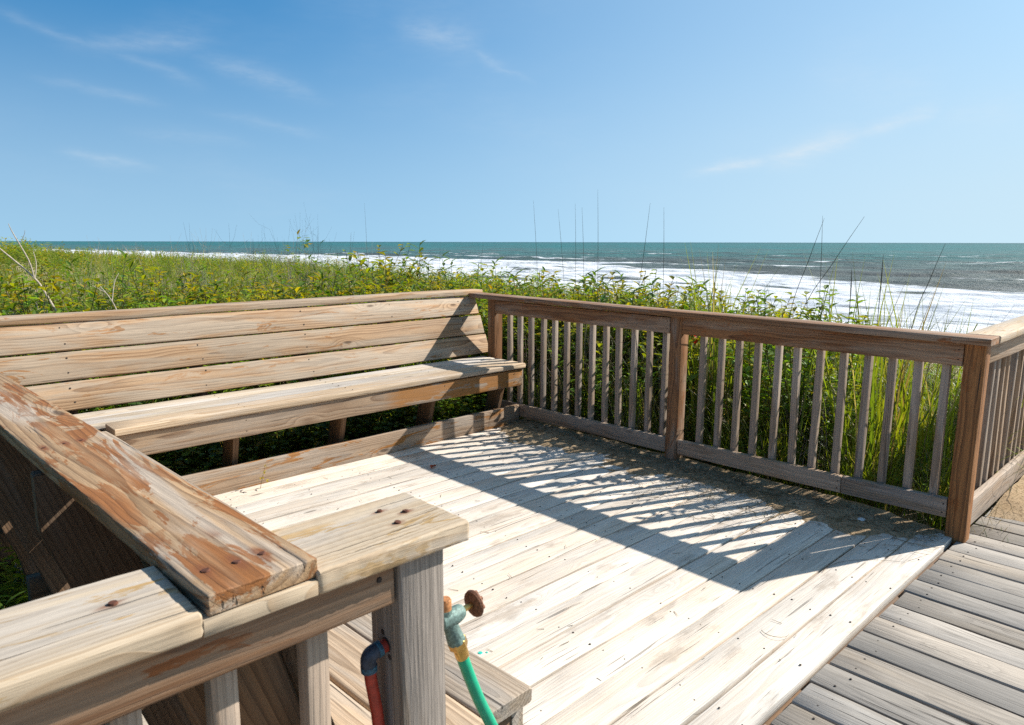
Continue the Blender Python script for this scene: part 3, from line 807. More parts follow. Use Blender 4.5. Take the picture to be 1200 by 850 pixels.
def vine(n, h, spread):
    """broad round leaves held up on thin stalks"""
    pb = PB()
    for _ in range(n):
        az = U(0, 6.28); r = spread * math.sqrt(U(0, 1))
        x, y = r * math.cos(az), r * math.sin(az); z = h * U(.35, 1.0) * (1 - .4 * (r / spread) ** 2)
        stick(pb, [(x * .7, y * .7, -.03), (x * .9, y * .9, z * .6), (x, y, z)], .002, .0012, np.array((.09, .10, .03)), 3)
        a2 = U(0, 6.28); c = GREENS[RNG.integers(5)] * U(.8, 1.4)
        if U(0, 1) < .22: c = YELLOW[RNG.integers(3)] * U(.5, .9)
        L = U(.05, .10)
        leaf(pb, np.array([x, y, z]), np.array([math.cos(a2), math.sin(a2), U(-.35, .3)]), np.array([U(-.3, .3), U(-.3, .3), 1.]), L, L * U(.6, .85), c, .12)
    return pb.get()

def twigs(n, h, spread, col=(.25, .215, .17), up=.25):
    pb = PB()
    for _ in range(n):
        az = U(0, 6.28); r = spread * math.sqrt(U(0, 1))
        p = np.array([r * math.cos(az), r * math.sin(az), -.02]); L = h * U(.6, 1.15)
        az2 = U(0, 6.28); lean = abs(RNG.normal(0, up))
        d = np.array([math.sin(lean) * math.cos(az2), math.sin(lean) * math.sin(az2), math.cos(lean)])
        pts = [p]
        for k in range(4):
            d = d + RNG.normal(0, .07, 3); d /= np.linalg.norm(d); p = p + d * L / 4; pts.append(p)
        c = np.array(col) * U(.6, 1.15)
        stick(pb, pts, .0028, .001, c, 3)
        for k in range(5):
            q = np.array(pts[RNG.integers(1, 5)]); e = d + RNG.normal(0, .55, 3); e[2] = abs(e[2]); e /= np.linalg.norm(e)
            stick(pb, [q, q + e * L * .12, q + (e + [0, 0, .3]) * L * .22], .0014, .0007, c, 3)
    return pb.get()

def scatter(name, mat, protos, pts, scale, jitter=.25, colvar=.25, kind='stuff', inside=False):
    """bakes copies of the prototypes at pts (x,y,z) into one mesh"""
    which = RNG.integers(len(protos), size=len(pts)); VV = []; QQ = []; KK = []; off = 0
    for k, (V, Q, K_) in enumerate(protos):
        idx = np.nonzero(which == k)[0]
        if not len(idx): continue
        a = RNG.uniform(0, 6.283, len(idx)); s = scale[idx] * RNG.uniform(1 - jitter, 1 + jitter, len(idx))
        ca, sa = np.cos(a)[:, None], np.sin(a)[:, None]
        x = V[None, :, 0] * ca - V[None, :, 1] * sa; y = V[None, :, 0] * sa + V[None, :, 1] * ca
        z = np.repeat(V[None, :, 2], len(idx), 0)
        tx, ty = RNG.normal(0, .10, (2, len(idx), 1))
        x = x + z * tx; y = y + z * ty
        P_ = np.stack([x, y, z], -1) * s[:, None, None] + pts[idx][:, None, :]
        VV.append(P_.reshape(-1, 3))
        QQ.append((Q[None] + (np.arange(len(idx)) * len(V))[:, None, None] + off).reshape(-1, 4)); off += len(idx) * len(V)
        cm = RNG.uniform(1 - colvar, 1 + colvar, (len(idx), 1, 3)) * .4 + RNG.uniform(1 - colvar, 1 + colvar, (len(idx), 1, 1)) * .6
        KK.append((K_[None] * cm).reshape(-1, 3))
    V = np.concatenate(VV); Q = np.concatenate(QQ)
    if not inside:          # nothing grows through the bench, the railings or the boards
        bad = ((V[:, 0] > -.2) & (V[:, 0] < 3.965) & (V[:, 1] > -2) & (V[:, 1] < 4.755)) | ((V[:, 1] < .955) & (V[:, 0] > -.2) & (V[:, 0] < 4.6))
        Q = Q[~bad[Q].any(1)]
    K_ = np.clip(np.concatenate(KK), .005, .9)
    o = np_mesh(name, V, Q, mat, [('leafcol', 'FLOAT_COLOR', np.concatenate([K_, np.ones((len(K_), 1))], 1))])
    return tag(o, kind=kind)

def spots(n, x0, x1, y0, y1, keep):
    x = RNG.uniform(x0, x1, n); y = RNG.uniform(y0, y1, n)
    k = keep(x, y) > RNG.uniform(0, 1, n); x, y = x[k], y[k]
    return np.stack([x, y, ground_z(x, y)], 1)

def clear(x, y, m=.0):
    """1 where plants may stand: off the deck, the boardwalk and the benches"""
    on = (x > -.15 - m) & (x < 4.0 + m) & (y < 4.74 + m)
    bw = (y < .98 + m)
    return np.where(on | bw, 0., 1.)

# near plants ------------------------------------------------------
tufts = [grass_tuft(40, h, .14, d, w) for h, d, w in ((1.0, .12, .0085), (1.15, .2, .008), (.8, .1, .010), (.95, .4, .007), (1.25, .15, .008))]
wisps = [grass_tuft(16, h, .16, .35, .0042, .22) for h in (1.0, 1.15, .9)]
shrubs = [shrub(13, .95, .095, .028, 20, .30, .4), shrub(12, .9, .07, .036, 20, .34, .15), shrub(14, 1.0, .12, .024, 19, .28, .3), shrub(12, .85, .06, .032, 22, .34, .1), shrub(11, 1.05, .08, .034, 18, .3, .6), shrub(13, .9, .13, .022, 20, .3, .0)]
vines = [vine(46, .75, .42), vine(40, .6, .45)]
def hz(p, cap=1.15):       # plant height by place
    x, y = p[:, 0], p[:, 1]
    s = .92 + .20 * sstep(1.6, 3.6, y) - .22 * sstep(5.4, 7.5, x) * sstep(7, 4, y)
    s = s * (.74 + .56 * fbm(x * .8, y * .8, 133)) * (.62 + .38 * sstep(4.35, 5.3, x))
    return s
seaward = lambda x, y: clear(x, y) * (.15 + .85 * sstep(1.7, 3.0, y + .6 * (fbm(x * 1.1, y * 1.1, 140) - .5))) * sstep(9.5, 6.5, x - .5 * np.maximum(y - 4, 0))
p = spots(720, 4.30, 10, 1.0, 5.2, seaward); scatter('dune_shrubs', M['leaf'], shrubs, p, hz(p) * .98)
p = spots(900, 4.16, 8, 1.0, 5.2, lambda x, y: clear(x, y) * (.75 + .25 * sstep(3.5, 2.4, y))); scatter('dune_grass', M['blade'], tufts, p, hz(p) * .93)
p = spots(140, 4.36, 7.5, 1.2, 5, lambda x, y: clear(x, y)); scatter('ground_vines', M['leaf'], vines, p, hz(p) * .8)
p = spots(620, -6, 6.5, 4.8, 9.2, lambda x, y: clear(x, y, .36) * .95); scatter('dune_shrubs', M['leaf'], shrubs, p, 1.02 * (.62 + .8 * fbm(p[:, 0] * .9, p[:, 1] * .9, 150)) * (1 + .15 * sstep(3, 0, p[:, 0])))
p = spots(900, -6, 7, 4.8, 13, lambda x, y: clear(x, y, .2) * (.6 + .4 * sstep(1.5, 4, x + .6 * (y - 5)))); scatter('dune_grass', M['blade'], tufts, p, .95 * (.8 + .4 * fbm(p[:, 0] * .5, p[:, 1] * .5, 151)))
p = spots(110, -4, 6, 4.8, 9, lambda x, y: clear(x, y, .42)); scatter('ground_vines', M['leaf'], vines, p, np.full(len(p), 1.05))
# below and behind the stained cap, outside the deck
p = spots(110, -1.8, -.08, 1.3, 4.7, lambda x, y: np.ones_like(x)); p[:, 2] = -.32; scatter('dune_shrubs', M['leaf'], shrubs, p, .70 + .3 * sstep(-.3, -1., p[:, 0]), .15, inside=True)
p = spots(26, .06, .34, 2.2, 4.2, lambda x, y: np.ones_like(x)); p[:, 2] = -.34; scatter('dune_shrubs', M['leaf'], shrubs, p, np.full(len(p), .62), .2, inside=True)
p = spots(60, .75, 3.8, 4.15, 4.6, lambda x, y: np.ones_like(x)); p[:, 2] = -.34; scatter('ground_vines', M['leaf'], vines, p, np.full(len(p), .62), .2, inside=True)
p = spots(120, .2, 3.9, 4.5, 5.0, lambda x, y: np.ones_like(x)); scatter('ground_vines', M['leaf'], vines, p, np.full(len(p), .7), .2, inside=True)
p = spots(90, .2, 3.9, 4.62, 5.1, lambda x, y: np.ones_like(x)); scatter('dune_grass', M['blade'], tufts, p, np.full(len(p), .5), .2, inside=True)
# middle and far dune
mid_sh = [shrub(9, .8, .11, .045, 10, .5, .4, True), shrub(8, .75, .10, .05, 10, .5, .15, True), shrub(9, .8, .12, .04, 9, .5, .6, True)]
mid_gr = [grass_tuft(26, .75, .35, .18, .013, .3, 2), grass_tuft(24, .85, .35, .3, .012, .3, 2), grass_tuft(26, .7, .4, .12, .014, .3, 2)]
def dune_keep(x, y):
    edge = 4.2 + 9. * sstep(3, 16, y)
    return sstep(9, 2, x - edge) * clear(x, y)
p = spots(1500, -22, 18, 9.5, 34, lambda x, y: dune_keep(x, y) * (.25 + .75 * (fbm(x * .2, y * .2, 160) > .48))); scatter('dune_shrubs', M['leaf'], mid_sh, p, np.full(len(p), .85), .3)
p = spots(6500, -24, 20, 8, 44, dune_keep); scatter('dune_grass', M['blade'], mid_gr, p, np.full(len(p), .85), .3)
far_gr = [grass_tuft(16, .8, 1.0, .22, .05, .35, 2), grass_tuft(16, .85, 1.1, .12, .06, .35, 2)]
p = spots(5200, -60, 24, 40, 190, lambda x, y: sstep(16, 6, x - 13.)); scatter('dune_grass', M['blade'], far_gr, p, np.full(len(p), 1.0), .35)
# grass thinning out to the beach
p = spots(420, 4.2, 9.5, .95, 6.5, lambda x, y: clear(x, y)); scatter('thin_grass', M['blade'], wisps, p, hz(p) * .92, .25)
yel = [shrub(13, 1.0, .085, .036, 20, .36, 1.0), shrub(12, .95, .07, .036, 22, .36, .9)]
p = spots(130, 2.2, 7.5, 5.6, 9, lambda x, y: sstep(.40, .6, fbm(x * .6 + 9, y * .6, 181))); scatter('dune_shrubs', M['leaf'], yel, p, np.full(len(p), 1.08), .16)
p = spots(60, 4.5, 7, 2.8, 5.5, lambda x, y: np.ones_like(x)); scatter('dune_shrubs', M['leaf'], yel, p, np.full(len(p), 1.05), .16)
p = spots(60, -4, 7, 5.6, 10, lambda x, y: sstep(.5, .62, fbm(x * .45 + 2, y * .45, 191)) * clear(x, y, .3)); scatter('dune_shrubs', M['leaf'], shrubs, p, np.full(len(p), 1.32), .14)
# dead grey stems standing among the plants behind the bench
dead = [twigs(14, .95, .3), twigs(10, 1.05, .3), twigs(16, .85, .35)]
p = spots(330, -1, 8, 5.6, 14, lambda x, y: sstep(.42, .62, fbm(x * .5 + 4, y * .5, 171))); scatter('dead_stems', M['dry'], dead, p, 0.88 + .2 * sstep(6, 10, p[:, 1]) * sstep(1.5, 4, p[:, 0]), .2)
p = spots(60, 4.2, 6.5, 1.0, 4.6, lambda x, y: clear(x, y)); scatter('dead_stems', M['dry'], dead, p, np.full(len(p), .8), .25)

# straw and dead grass caught on the sand along the railing
pb = PB()
for _ in range(1700):
    x = 3.87 - abs(RNG.normal(0, .16)); y = U(.95, 3.98)
    if U(0, 1) < .14: x = 3.87 - U(0, .70); y = RNG.choice([1.75, 2.05, 2.35]) + RNG.normal(0, .14)
    z = max(float(sand_h(np.array(x), np.array(y))), .001) + .003
    a = U(0, 6.283); L = U(.02, .13); k = RNG.normal(0, .4)
    q = np.array([x, y, z]); e1 = np.array([math.cos(a), math.sin(a), U(0, .18)]); e2 = np.array([math.cos(a + k), math.sin(a + k), U(-.1, .3)])
    stick(pb, [q, q + e1 * L * .5, q + e1 * L * .5 + e2 * L * .5], .0011, .0006, STRAW[RNG.integers(3)] * U(.35, 1.0), 3)
for _ in range(520):
    y = U(.97, 3.95); x = 3.88 - U(-.04, .09)
    blade(pb, (x, y, .0), U(0, 6.28), U(.04, .13), U(.2, 1.0), .0025, STRAW[RNG.integers(3)] * U(.3, .8), U(.2, 1), 3)
for _ in range(90):
    x = U(3.95, 5.2); y = .86 - abs(RNG.normal(0, .09))
    blade(pb, (x, y, -.01), U(0, 6.28), U(.04, .16), U(.2, 1.0), .003, GREENS[RNG.integers(5)] if U(0, 1) < .4 else STRAW[RNG.integers(3)], U(.2, 1), 3)
for _ in range(120):                     # green sprouts on the sand
    c0 = RNG.choice([1.72, 2.02, 2.3]); x = 3.52 + RNG.normal(0, .09); y = c0 + RNG.normal(0, .08)
    blade(pb, (x, y, .0), U(0, 6.28), U(.02, .05), U(.4, 1.2), .003, np.array((.12, .12, .03)) * U(.6, 1.2), .6, 3)
V, Q, K_ = pb.get()
tag(np_mesh('dry_grass_litter', V, Q, M['dry'], [('leafcol', 'FLOAT_COLOR', np.concatenate([K_, np.ones((len(K_), 1))], 1))]), kind='stuff')

# ------------------------------------------------------------------ plants that stand out singly
def plant(name, mat, data, loc, label, cat, s=1., rot=0., group=None):
    V, Q, K_ = data
    if cat in ('bush', 'grass') and V[:, 2].max() > .5:      # nothing pokes through bench or railings
        W = V * s; W = np.stack([W[:, 0] * math.cos(rot) - W[:, 1] * math.sin(rot) + loc[0], W[:, 0] * math.sin(rot) + W[:, 1] * math.cos(rot) + loc[1]], 1)
        bad = ((W[:, 0] < 3.99) & (W[:, 1] < 4.76)) | (W[:, 1] < .985)
        Q = Q[~bad[Q].any(1)]
    o = np_mesh(name, V, Q, mat, [('leafcol', 'FLOAT_COLOR', np.concatenate([K_, np.ones((len(K_), 1))], 1))])
    o.location = loc; o.scale = (s, s, s); o.rotation_euler = (0, 0, rot)
    return tag(o, label, cat, group)
def gz(x, y): return float(ground_z(np.array(x), np.array(y)))

SG = 'tall bare grass stalks above the dune plants'
STALKS = [
 (5.200, 5.108, 5.200, 5.187, 1.867, 'thin grass stalk rising above the railing closest to the bench corner'),
 (5.600, 5.107, 5.600, 5.215, 1.796, 'slightly tilted grass stalk standing alone between the single stalk and the cluster of three'),
 (6.000, 5.302, 6.000, 5.330, 1.878, 'shortest straight stalk of the cluster of three above the surf'),
 (5.400, 4.658, 5.400, 4.706, 1.790, 'middle stalk of the cluster of three, just beside the tallest stalk'),
 (5.200, 4.315, 5.200, 4.342, 1.934, 'tallest grass stalk of all, upright and reaching highest into the sky'),
 (5.000, 3.702, 5.000, 3.602, 1.775, 'grass stalk leaning towards the corner post beside an upright stalk, above the surf'),
 (5.400, 3.714, 5.400, 3.741, 1.758, 'upright stalk next to the leaning one, above the middle of the railing'),
 (6.500, 10.444, 6.500, 10.483, 2.089, 'lone faint stalk rising above the plants behind the bench'),
 (4.600, 2.156, 4.600, 1.964, 1.602, 'stalk leaning out of the leafy bush and crossing an upright stalk near the corner post'),
 (5.200, 2.209, 5.200, 2.234, 1.641, 'upright stalk rising from the leafy bush, crossed by a leaning stalk'),
 (4.500, 2.048, 4.500, 1.682, 1.604, 'long stalk leaning furthest over, from the leafy bush up past the horizon'),
 (4.400, 1.340, 4.400, 1.208, 1.448, 'leaning stalk nearest the corner post, dark against the white surf'),
 (4.700, 1.625, 4.700, 1.626, 1.380, 'short upright stalk with a thick dark tip in front of the breaking wave'),
 (4.800, 1.838, 4.800, 1.847, 1.282, 'stubby dark seed stalk just beside the leafy bush, ending below the horizon'),
]
for (x0, y0, x1, y1, z1, lab) in STALKS:
    zb = gz(x0, y0) - .03
    f = (1.05 - zb) / (z1 - 1.05)
    yb = y0 - (y1 - y0) * min(f, 1.2) * .7
    pts = [Vector((x0, yb, zb)), Vector((x0, y0, zb * .1 + .95)), Vector((x0 + .005, y0 * .45 + y1 * .55, (z1 + 1.05) / 2)), Vector((x1, y1, z1))]
    stub = 'thick' in lab or 'stubby' in lab
    o = tube('grass_stalk', M['stalk'], pts, [.0022, .0019, .0038 if stub else .0019, .0007], n=6, sub=5)
    tag(o, lab, 'grass stalk', SG)

plant('leafy_bush', M['leaf'], shrub(14, 1.15, .062, .036, 30, .26, .4), (4.62, 2.02, gz(4.62, 2.02)), 'upright leafy bush rising above the railing where the leaning stalks cross', 'bush', 1.14)
plant('yellow_bush', M['leaf'], shrub(26, 1.0, .06, .034, 30, .55, .7), (4.75, 2.15, gz(4.75, 2.15)), 'dense yellow-green bush just behind the railing cap, at the foot of the leaning stalks', 'bush', 1.27)
plant('broadleaf_plant', M['leaf'], vine(34, 1.12, .32), (4.6, 2.55, gz(4.6, 2.55)), 'plant with wide reddish-edged leaves showing above the railing against the foam', 'plant', 1.28)
plant('grass_clump', M['blade'], grass_tuft(48, 1.36, .10, .1, .014, .10, 4, .32, .75), (4.5, 2.66, gz(4.5, 2.66)), 'stiff green grass clump above the railing beside the middle post', 'grass', 1.15)
plant('grass_clump', M['blade'], grass_tuft(70, 1.26, .28, .13, .011, .2, 4, .36, .78), (4.55, 1.6, gz(4.55, 1.6)), 'spreading clump of dark grass against the foam, between bush and corner post', 'grass', 1.2)
plant('grass_clump', M['blade'], grass_tuft(50, 1.14, .28, .18, .010, .25, 4, .36, .75), (4.6, 1.42, gz(4.6, 1.42)), 'sparse low grass clump peeping over the railing cap next to the corner post', 'grass', 1.15)
BG = 'bushes growing behind the long bench'
plant('dune_bush', M['leaf'], shrub(30, 1.15, .115, .024, 26, .62, .0), (1.15, 5.75, gz(1.15, 5.75)), 'dark green lance-leaved bush at the foot of the big dead branch', 'bush', 1.05, 0, BG)
plant('dune_bush', M['leaf'], shrub(28, 1.1, .13, .026, 24, .6, .05), (2.0, 5.95, gz(2, 5.95)), 'lance-leaved green bush between the two dead branches and the grassy stretch', 'bush', 1.08, 0, BG)
plant('dune_bush', M['leaf'], shrub(26, 1.1, .085, .05, 24, .5, .15), (3.05, 6.5, gz(3.05, 6.5)), 'bright green broad-leaved bush behind the middle of the bench', 'bush', 1.16, 0, BG)
for (bx, by, sc_, lab) in ((3.9, 6.3, 1.10, 'low yellow-topped bush behind the bench, nearest the middle of its back'), (4.55, 6.15, 1.12, 'yellow-topped bush behind the shaded end of the bench'), (5.1, 5.6, 1.08, 'yellow-flowered bush just beyond the corner where bench and railing meet')):
    plant('yellow_bush', M['leaf'], shrub(44, 1.1, .055, .032, 28, .75, .9), (bx, by, gz(bx, by)), lab, 'bush', sc_, U(0, 6), BG)
plant('dead_branch', M['twig'], twigs(3, .2, .05), (.98, 5.75, .95), 'small tangle of dead twigs behind the bench cap', 'twigs', 1.)
# bleached dead branch
def branch(paths, name, lab):
    os_ = [tube(name, M['twig'], p_, r_, n=7, sub=4) for p_, r_ in paths]
    o = join(os_); o.name = name; return tag(o, lab, 'branch')
branch([([(1.10, 5.62, .80), (.98, 5.6, 1.10), (.92, 5.6, 1.215), (.76, 5.62, 1.40), (.70, 5.64, 1.46)], [.008, .007, .006, .004, .002]),
        ([(.925, 5.6, 1.21), (.90, 5.58, 1.33), (.83, 5.56, 1.50), (.81, 5.55, 1.56)], [.005, .0045, .003, .0015]),
        ([(.93, 5.6, 1.21), (.945, 5.6, 1.30), (.94, 5.62, 1.38)], [.004, .003, .0015]),
        ([(.86, 5.57, 1.43), (.89, 5.56, 1.49), (.895, 5.55, 1.52)], [.002, .0015, .001])], 'dead_branch', 'forked bleached dead branch leaning over the plants behind the bench')
branch([([(1.45, 5.7, .85), (1.40, 5.7, 1.02), (1.30, 5.7, 1.18)], [.006, .004, .002]),
        ([(1.40, 5.7, 1.02), (1.43, 5.72, 1.15), (1.47, 5.74, 1.22)], [.004, .003, .0015]),
        ([(1.37, 5.7, 1.08), (1.28, 5.68, 1.14)], [.003, .0015])], 'dead_branch', 'smaller pale forked twig beside the big dead branch behind the bench')
# twiggy bush with a few leaves on the skyline
tb = empty('twiggy_bush', (6.2, 12.3, gz(6.2, 12.3)), 'grey twiggy half-bare bush with a few green leaves, breaking the skyline behind the bench', 'bush')
o = plant('twigs', M['dry'], twigs(46, 1.55, .5, (.22, .19, .15), .30), (6.2, 12.3, gz(6.2, 12.3)), None, None); child(o, tb)
pbx = PB()
for _ in range(26):
    q = np.array([U(-.35, .45), U(-.35, .35), U(.9, 1.6)])
    leaf(pbx, q, np.array([U(-1, 1), U(-1, 1), U(-.3, .6)]), np.array([0, 0, 1.]), .13, .09, GREENS[RNG.integers(3)] if U(0, 1) < .7 else YELLOW[RNG.integers(3)] * .7, .1)
o = plant('leaves', M['leaf'], pbx.get(), (6.2, 12.3, gz(6.2, 12.3)), None, None); child(o, tb)
# red flowered plant behind the balusters
pbx = PB()
for _ in range(9):
    q = np.array([U(-.05, .05), U(-.06, .06), U(-.04, .05)])
    leaf(pbx, q, np.array([U(-1, 1), U(-1, 1), U(-.4, .8)]), np.array([0, 0, 1.]), .05, .028, np.array((.42, .03, .015)) * U(.6, 1.1), .1)
stick(pbx, [(0, .01, -.85), (.01, 0, -.4), (0, 0, 0)], .004, .002, np.array((.10, .09, .03)), 4)
plant('red_leaved_plant', M['leaf'], pbx.get(), (4.25, 2.60, .79), 'sprig of red leaves behind the balusters beside the middle post', 'plant')
# sprigs growing through the bench and beside the toe board
pbx = PB()
blade(pbx, (0, 0, -.04), 1.2, .125, .25, .0035, np.array((.14, .15, .03)), .1); blade(pbx, (.012, .004, -.04), 3.9, .07, .7, .003, np.array((.20, .17, .05)), .4)
for k in range(3): leaf(pbx, np.array([-.15 + .03 * k, 0, .0]), np.array([1, -.4, .25]), np.array([0, 0, 1.]), .045, .016, np.array((.16, .22, .015)))
plant('grass_sprig', M['blade'], pbx.get(), (2.05, 4.425, .515), 'single grass blade and leaflets growing through the gap behind the bench seat', 'grass')
pbx = PB()
stick(pbx, [(0, 0, 0), (.01, -.01, .06), (.03, -.012, .13)], .0016, .0009, np.array((.2, .17, .06)), 3)
for q, c in (((.02, -.012, .10), (.30, .24, .02)), ((.03, -.012, .13), (.36, .28, .12)), ((.0, -.02, .075), (.33, .25, .02)), ((.03, -.02, .045), (.33, .27, .03))):
    for k in range(2): leaf(pbx, np.array(q), np.array([U(-1, 1), U(-1, 1), U(-.1, .5)]), np.array([0, 0, 1.]), .03, .014, np.array(c))
plant('weed_sprig', M['leaf'], pbx.get(), (1.66, 3.93, .001), 'little yellow-leaved weed growing beside the toe board of the long bench', 'weed')
# small things lying on the boards
def shell():
    import bmesh
    bm = bmesh.new(); bmesh.ops.create_uvsphere(bm, u_segments=16, v_segments=8, radius=.021)
    for v in bm.verts: v.co.z *= .28; v.co.x *= 1.15
    me = bpy.data.meshes.new('shell'); bm.to_mesh(me); bm.free(); me.shade_smooth(); me.materials.append(plain('white_shell', (.72, .70, .67), .5, 0, .1, 90))
    o = bpy.data.objects.new('shell', me); C.objects.link(o); return o
o = shell(); o.location = (3.76, 1.29, .012); tag(o, 'small white shell lying in the railing shade near the corner post', 'shell')
pbx = PB()
leaf(pbx, np.array([0, 0, .004]), np.array([1, .4, .12]), np.array([0, .2, 1.]), .06, .035, np.array((.30, .05, .02)), .5)
plant('fallen_leaf', M['dry'], pbx.get(), (2.62, 3.53, .003), 'curled red-brown fallen leaf on the deck near the long bench', 'leaf')
pbx = PB()
t = np.linspace(0, 2.7, 14); stick(pbx, np.stack([.05 * np.cos(t), .06 * np.sin(t), .003 + .006 * np.sin(t) ** 2], 1), .0012, .0006, np.array((.10, .08, .055)), 4)
plant('grass_strand', M['dry'], pbx.get(), (2.41, 1.10, .002), 'short curved strand of dry grass lying on the sunlit deck', 'grass', 1., 2.4)
pbx = PB(); t = np.linspace(0, 1, 10)
stick(pbx, np.stack([.42 * t, .10 * t * (1 - t) * 3 - .1 * t, .003 + 0 * t], 1), .0012, .0007, np.array((.16, .12, .075)), 4)
plant('grass_strand', M['dry'], pbx.get(), (3.02, 1.18, .002), 'long pale bent strand of grass on the deck beside the boardwalk edge', 'grass', 1., -.3)
mb = MB(); mb.disc((1.503, 1.752, .002), .010, mi=0, h=.001, n=7); mb.disc((1.522, 1.738, .002), .005, mi=0, h=.001, n=6)
tag(mb.build('paint_fleck', plain('turquoise_paint', (.03, .42, .33), .6)), 'turquoise paint fleck on the deck beside the near bench seat', 'paint fleck')
pb = PB()
for _ in range(70):
    x, y = U(1.3, 3.5), U(1.0, 3.9); a = U(0, 6.28); L = U(.01, .05)
    q = np.array([x, y, .003]); e = np.array([math.cos(a), math.sin(a), .05])
    stick(pb, [q, q + e * L], .0012, .0007, STRAW[RNG.integers(3)] * U(.25, .9), 3)
V, Q, K_ = pb.get()
tag(np_mesh('straw_litter', V, Q, M['dry'], [('leafcol', 'FLOAT_COLOR', np.concatenate([K_, np.ones((len(K_), 1))], 1))]), kind='stuff')

# ------------------------------------------------------------------ light, sky, camera
SUN = Vector((1.21, -.506, .99)).normalized()
elev = math.asin(SUN.z)
w = bpy.data.worlds.new('World'); SC.world = w; w.use_nodes = True
nt = w.node_tree; nt.nodes.clear(); N = NT(nt)
out = N.n('ShaderNodeOutputWorld'); bg = N.n('ShaderNodeBackground'); N.link(bg.outputs[0], out.inputs[0])
sky = N.n('ShaderNodeTexSky', sky_type='NISHITA'); sky.sun_disc = False
sky.sun_elevation = elev; sky.sun_rotation = math.atan2(SUN.x, SUN.y)
sky.altitude = 0; sky.air_density = 1.; sky.dust_density = 1.; sky.ozone_density = 6.
D = N.n('ShaderNodeTexCoord').outputs['Generated']
md = N.n('ShaderNodeVectorMath', operation='MULTIPLY_ADD'); N.link(D, md.inputs[0])
md.inputs[1].default_value = (1, 1, .85); md.inputs[2].default_value = (0, 0, .2); N.link(md.outputs[0], sky.inputs[0])
hs = N.n('ShaderNodeHueSaturation'); hs.inputs['Saturation'].default_value = 1.22; N.link(sky.outputs[0], hs.inputs['Color'])
sky_c = N.mix(1., hs.outputs[0], (.97, 1.26, 1.07), 'MULTIPLY')
hzf = N.math('ADD', N.ramp(N.sep(D)[2], 0, .33, .44, 0), N.ramp(N.vmath('DOT_PRODUCT', D, tuple(SUN)), .1, .85, 0, .46))
_k = SKY_STR * 2 ** EXPO
sky_c = N.mix(hzf, sky_c, (.64 / _k, .79 / _k, .86 / _k))
ds = N.sep(D)
az = N.math('ARCTAN2', ds[1], ds[0]); el = N.math('ARCSINE', ds[2])
ae = N.comb(az, el, 0)
wn = N.noise(N.vmath('MULTIPLY', D, (9, 9, 26)), 1, 5, .6, out=1)
ae2 = N.vmath('ADD', ae, N.vmath('MULTIPLY', N.vmath('SUBTRACT', wn, (.5, .5, .5)), (.05, .028, 0)))
fine = N.noise(N.vmath('MULTIPLY', D, (40, 40, 150)), 1, 5, .65)
WISPS = [((1.4109, .2447), (1.3160, .2147), .0060, .32), ((1.3160, .2147), (1.2071, .1896), .006, .28), ((1.3580, .2184), (1.1937, .2434), .0109, .45),
         ((1.2238, .2264), (1.0629, .1836), .0097, .45), ((1.3858, .1833), (1.2474, .1650), .0048, .3), ((.9608, .2757), (.8598, .2546), .0145, .55),
         ((.8825, .2563), (.7910, .2108), .0048, .3), ((1.3646, .1025), (1.2813, .0895), .0060, .5), ((.5717, .0888), (.4653, .1042), .0055, 1.1),
         ((.4756, .1024), (.3682, .1303), .0110, 1.2), ((.3776, .1289), (.2979, .1571), .0085, .9), ((.2966, .1429), (.2073, .1532), .0170, .3),
         ((.4420, .2121), (.2819, .1696), .0303, .25), ((1.2962, .1341), (1.1509, .1223), .0073, .2), ((1.2091, .1599), (1.0540, .1367), .0061, .25)]
tot = None
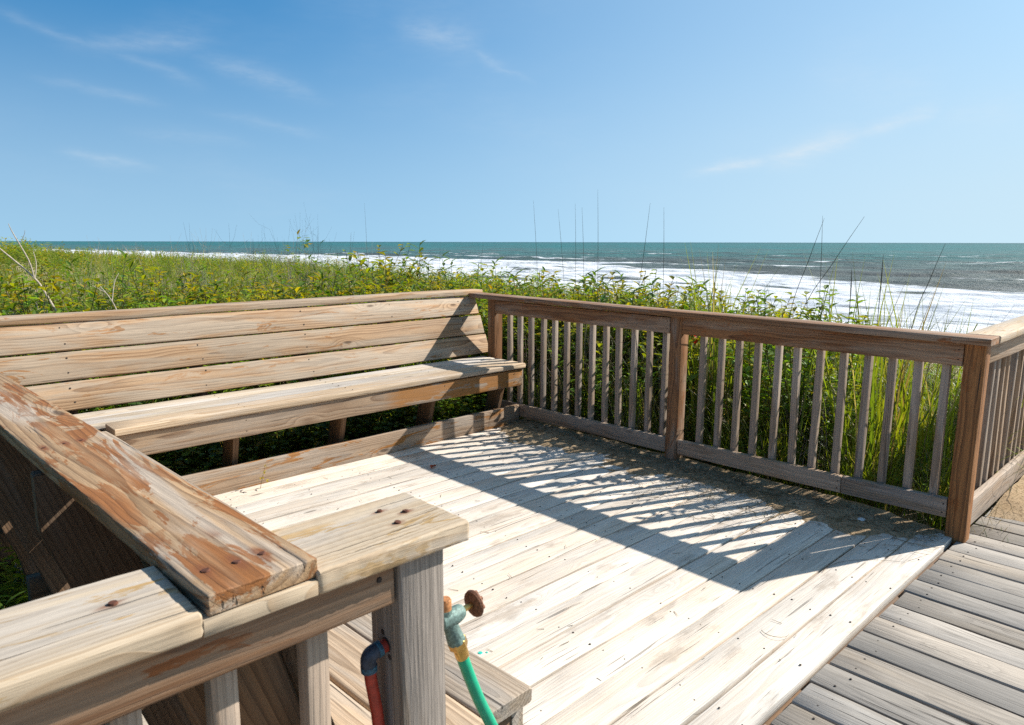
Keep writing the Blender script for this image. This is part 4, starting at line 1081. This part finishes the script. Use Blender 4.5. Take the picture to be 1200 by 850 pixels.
for (a, b_, wd, st) in WISPS:
    dx, dy = b_[0] - a[0], b_[1] - a[1]; L = math.hypot(dx, dy); dx /= L; dy /= L
    rel = N.vmath('SUBTRACT', ae2, (a[0], a[1], 0))
    t = N.vmath('DOT_PRODUCT', rel, (dx, dy, 0)); s = N.vmath('DOT_PRODUCT', rel, (-dy, dx, 0))
    g = N.math('EXPONENT', N.math('MULTIPLY', N.math('POWER', N.math('ABSOLUTE', N.math('DIVIDE', s, wd)), 1.5), -1.))
    win = N.math('MULTIPLY', N.ramp(t, -.02, L * .35), N.ramp(t, L * .65, L + .02, 1, 0))
    k = N.math('MULTIPLY', N.math('MULTIPLY', g, win), st)
    tot = k if tot is None else N.math('MAXIMUM', tot, k)
veil = N.ramp(N.noise(N.vmath('MULTIPLY', D, (3, 3, 9)), 1, 4, .55), .45, .75, 0, .16)
cl = N.math('MULTIPLY', N.math('ADD', tot, veil), N.ramp(fine, .25, .7, .45, 1.0))
cl = N.math('MULTIPLY', cl, N.ramp(ds[2], 0, .05))
skyc = N.mix(N.math('MULTIPLY', cl, .42), sky_c, (.80 / _k, .86 / _k, .90 / _k))
N.link(skyc, bg.inputs['Color']); bg.inputs['Strength'].default_value = SKY_STR

ld = bpy.data.lights.new('sun', 'SUN'); ld.energy = SUN_STR; ld.angle = R(.53); ld.color = (1., .95, .87)
lo = bpy.data.objects.new('sun', ld); C.objects.link(lo); lo.rotation_euler = SUN.to_track_quat('Z', 'Y').to_euler(); lo.location = SUN * 50

cam = bpy.data.cameras.new('camera'); co = bpy.data.objects.new('camera', cam); C.objects.link(co); SC.camera = co
cam.sensor_width = 36; cam.lens = 36 * 825 / 1200; cam.clip_start = .05; cam.clip_end = 60000
ya = R(46.6); pit = R(9.72); roll = R(.11)
fw = Vector((math.cos(ya), math.sin(ya), 0)); rt = Vector((math.sin(ya), -math.cos(ya), 0)); up = Vector((0, 0, 1))
f = fw * math.cos(pit) - up * math.sin(pit); u = fw * math.sin(pit) + up * math.cos(pit)
rt2 = rt * math.cos(roll) + u * math.sin(roll); u2 = u * math.cos(roll) - rt * math.sin(roll)
mat = Matrix((rt2, u2, -f)).transposed().to_4x4(); mat.translation = Vector((0, 0, 1.45)); co.matrix_world = mat
cam.dof.use_dof = True; cam.dof.focus_distance = 4.0; cam.dof.aperture_fstop = 11

vs = SC.view_settings; SC.display_settings.display_device = 'sRGB'
vs.view_transform = 'Standard'; vs.look = 'None'; vs.exposure = EXPO; vs.gamma = 1.; vs.use_curve_mapping = False
SC.render.engine = 'CYCLES'; SC.cycles.use_denoising = False
SC.cycles.max_bounces = 8; SC.cycles.transmission_bounces = 4
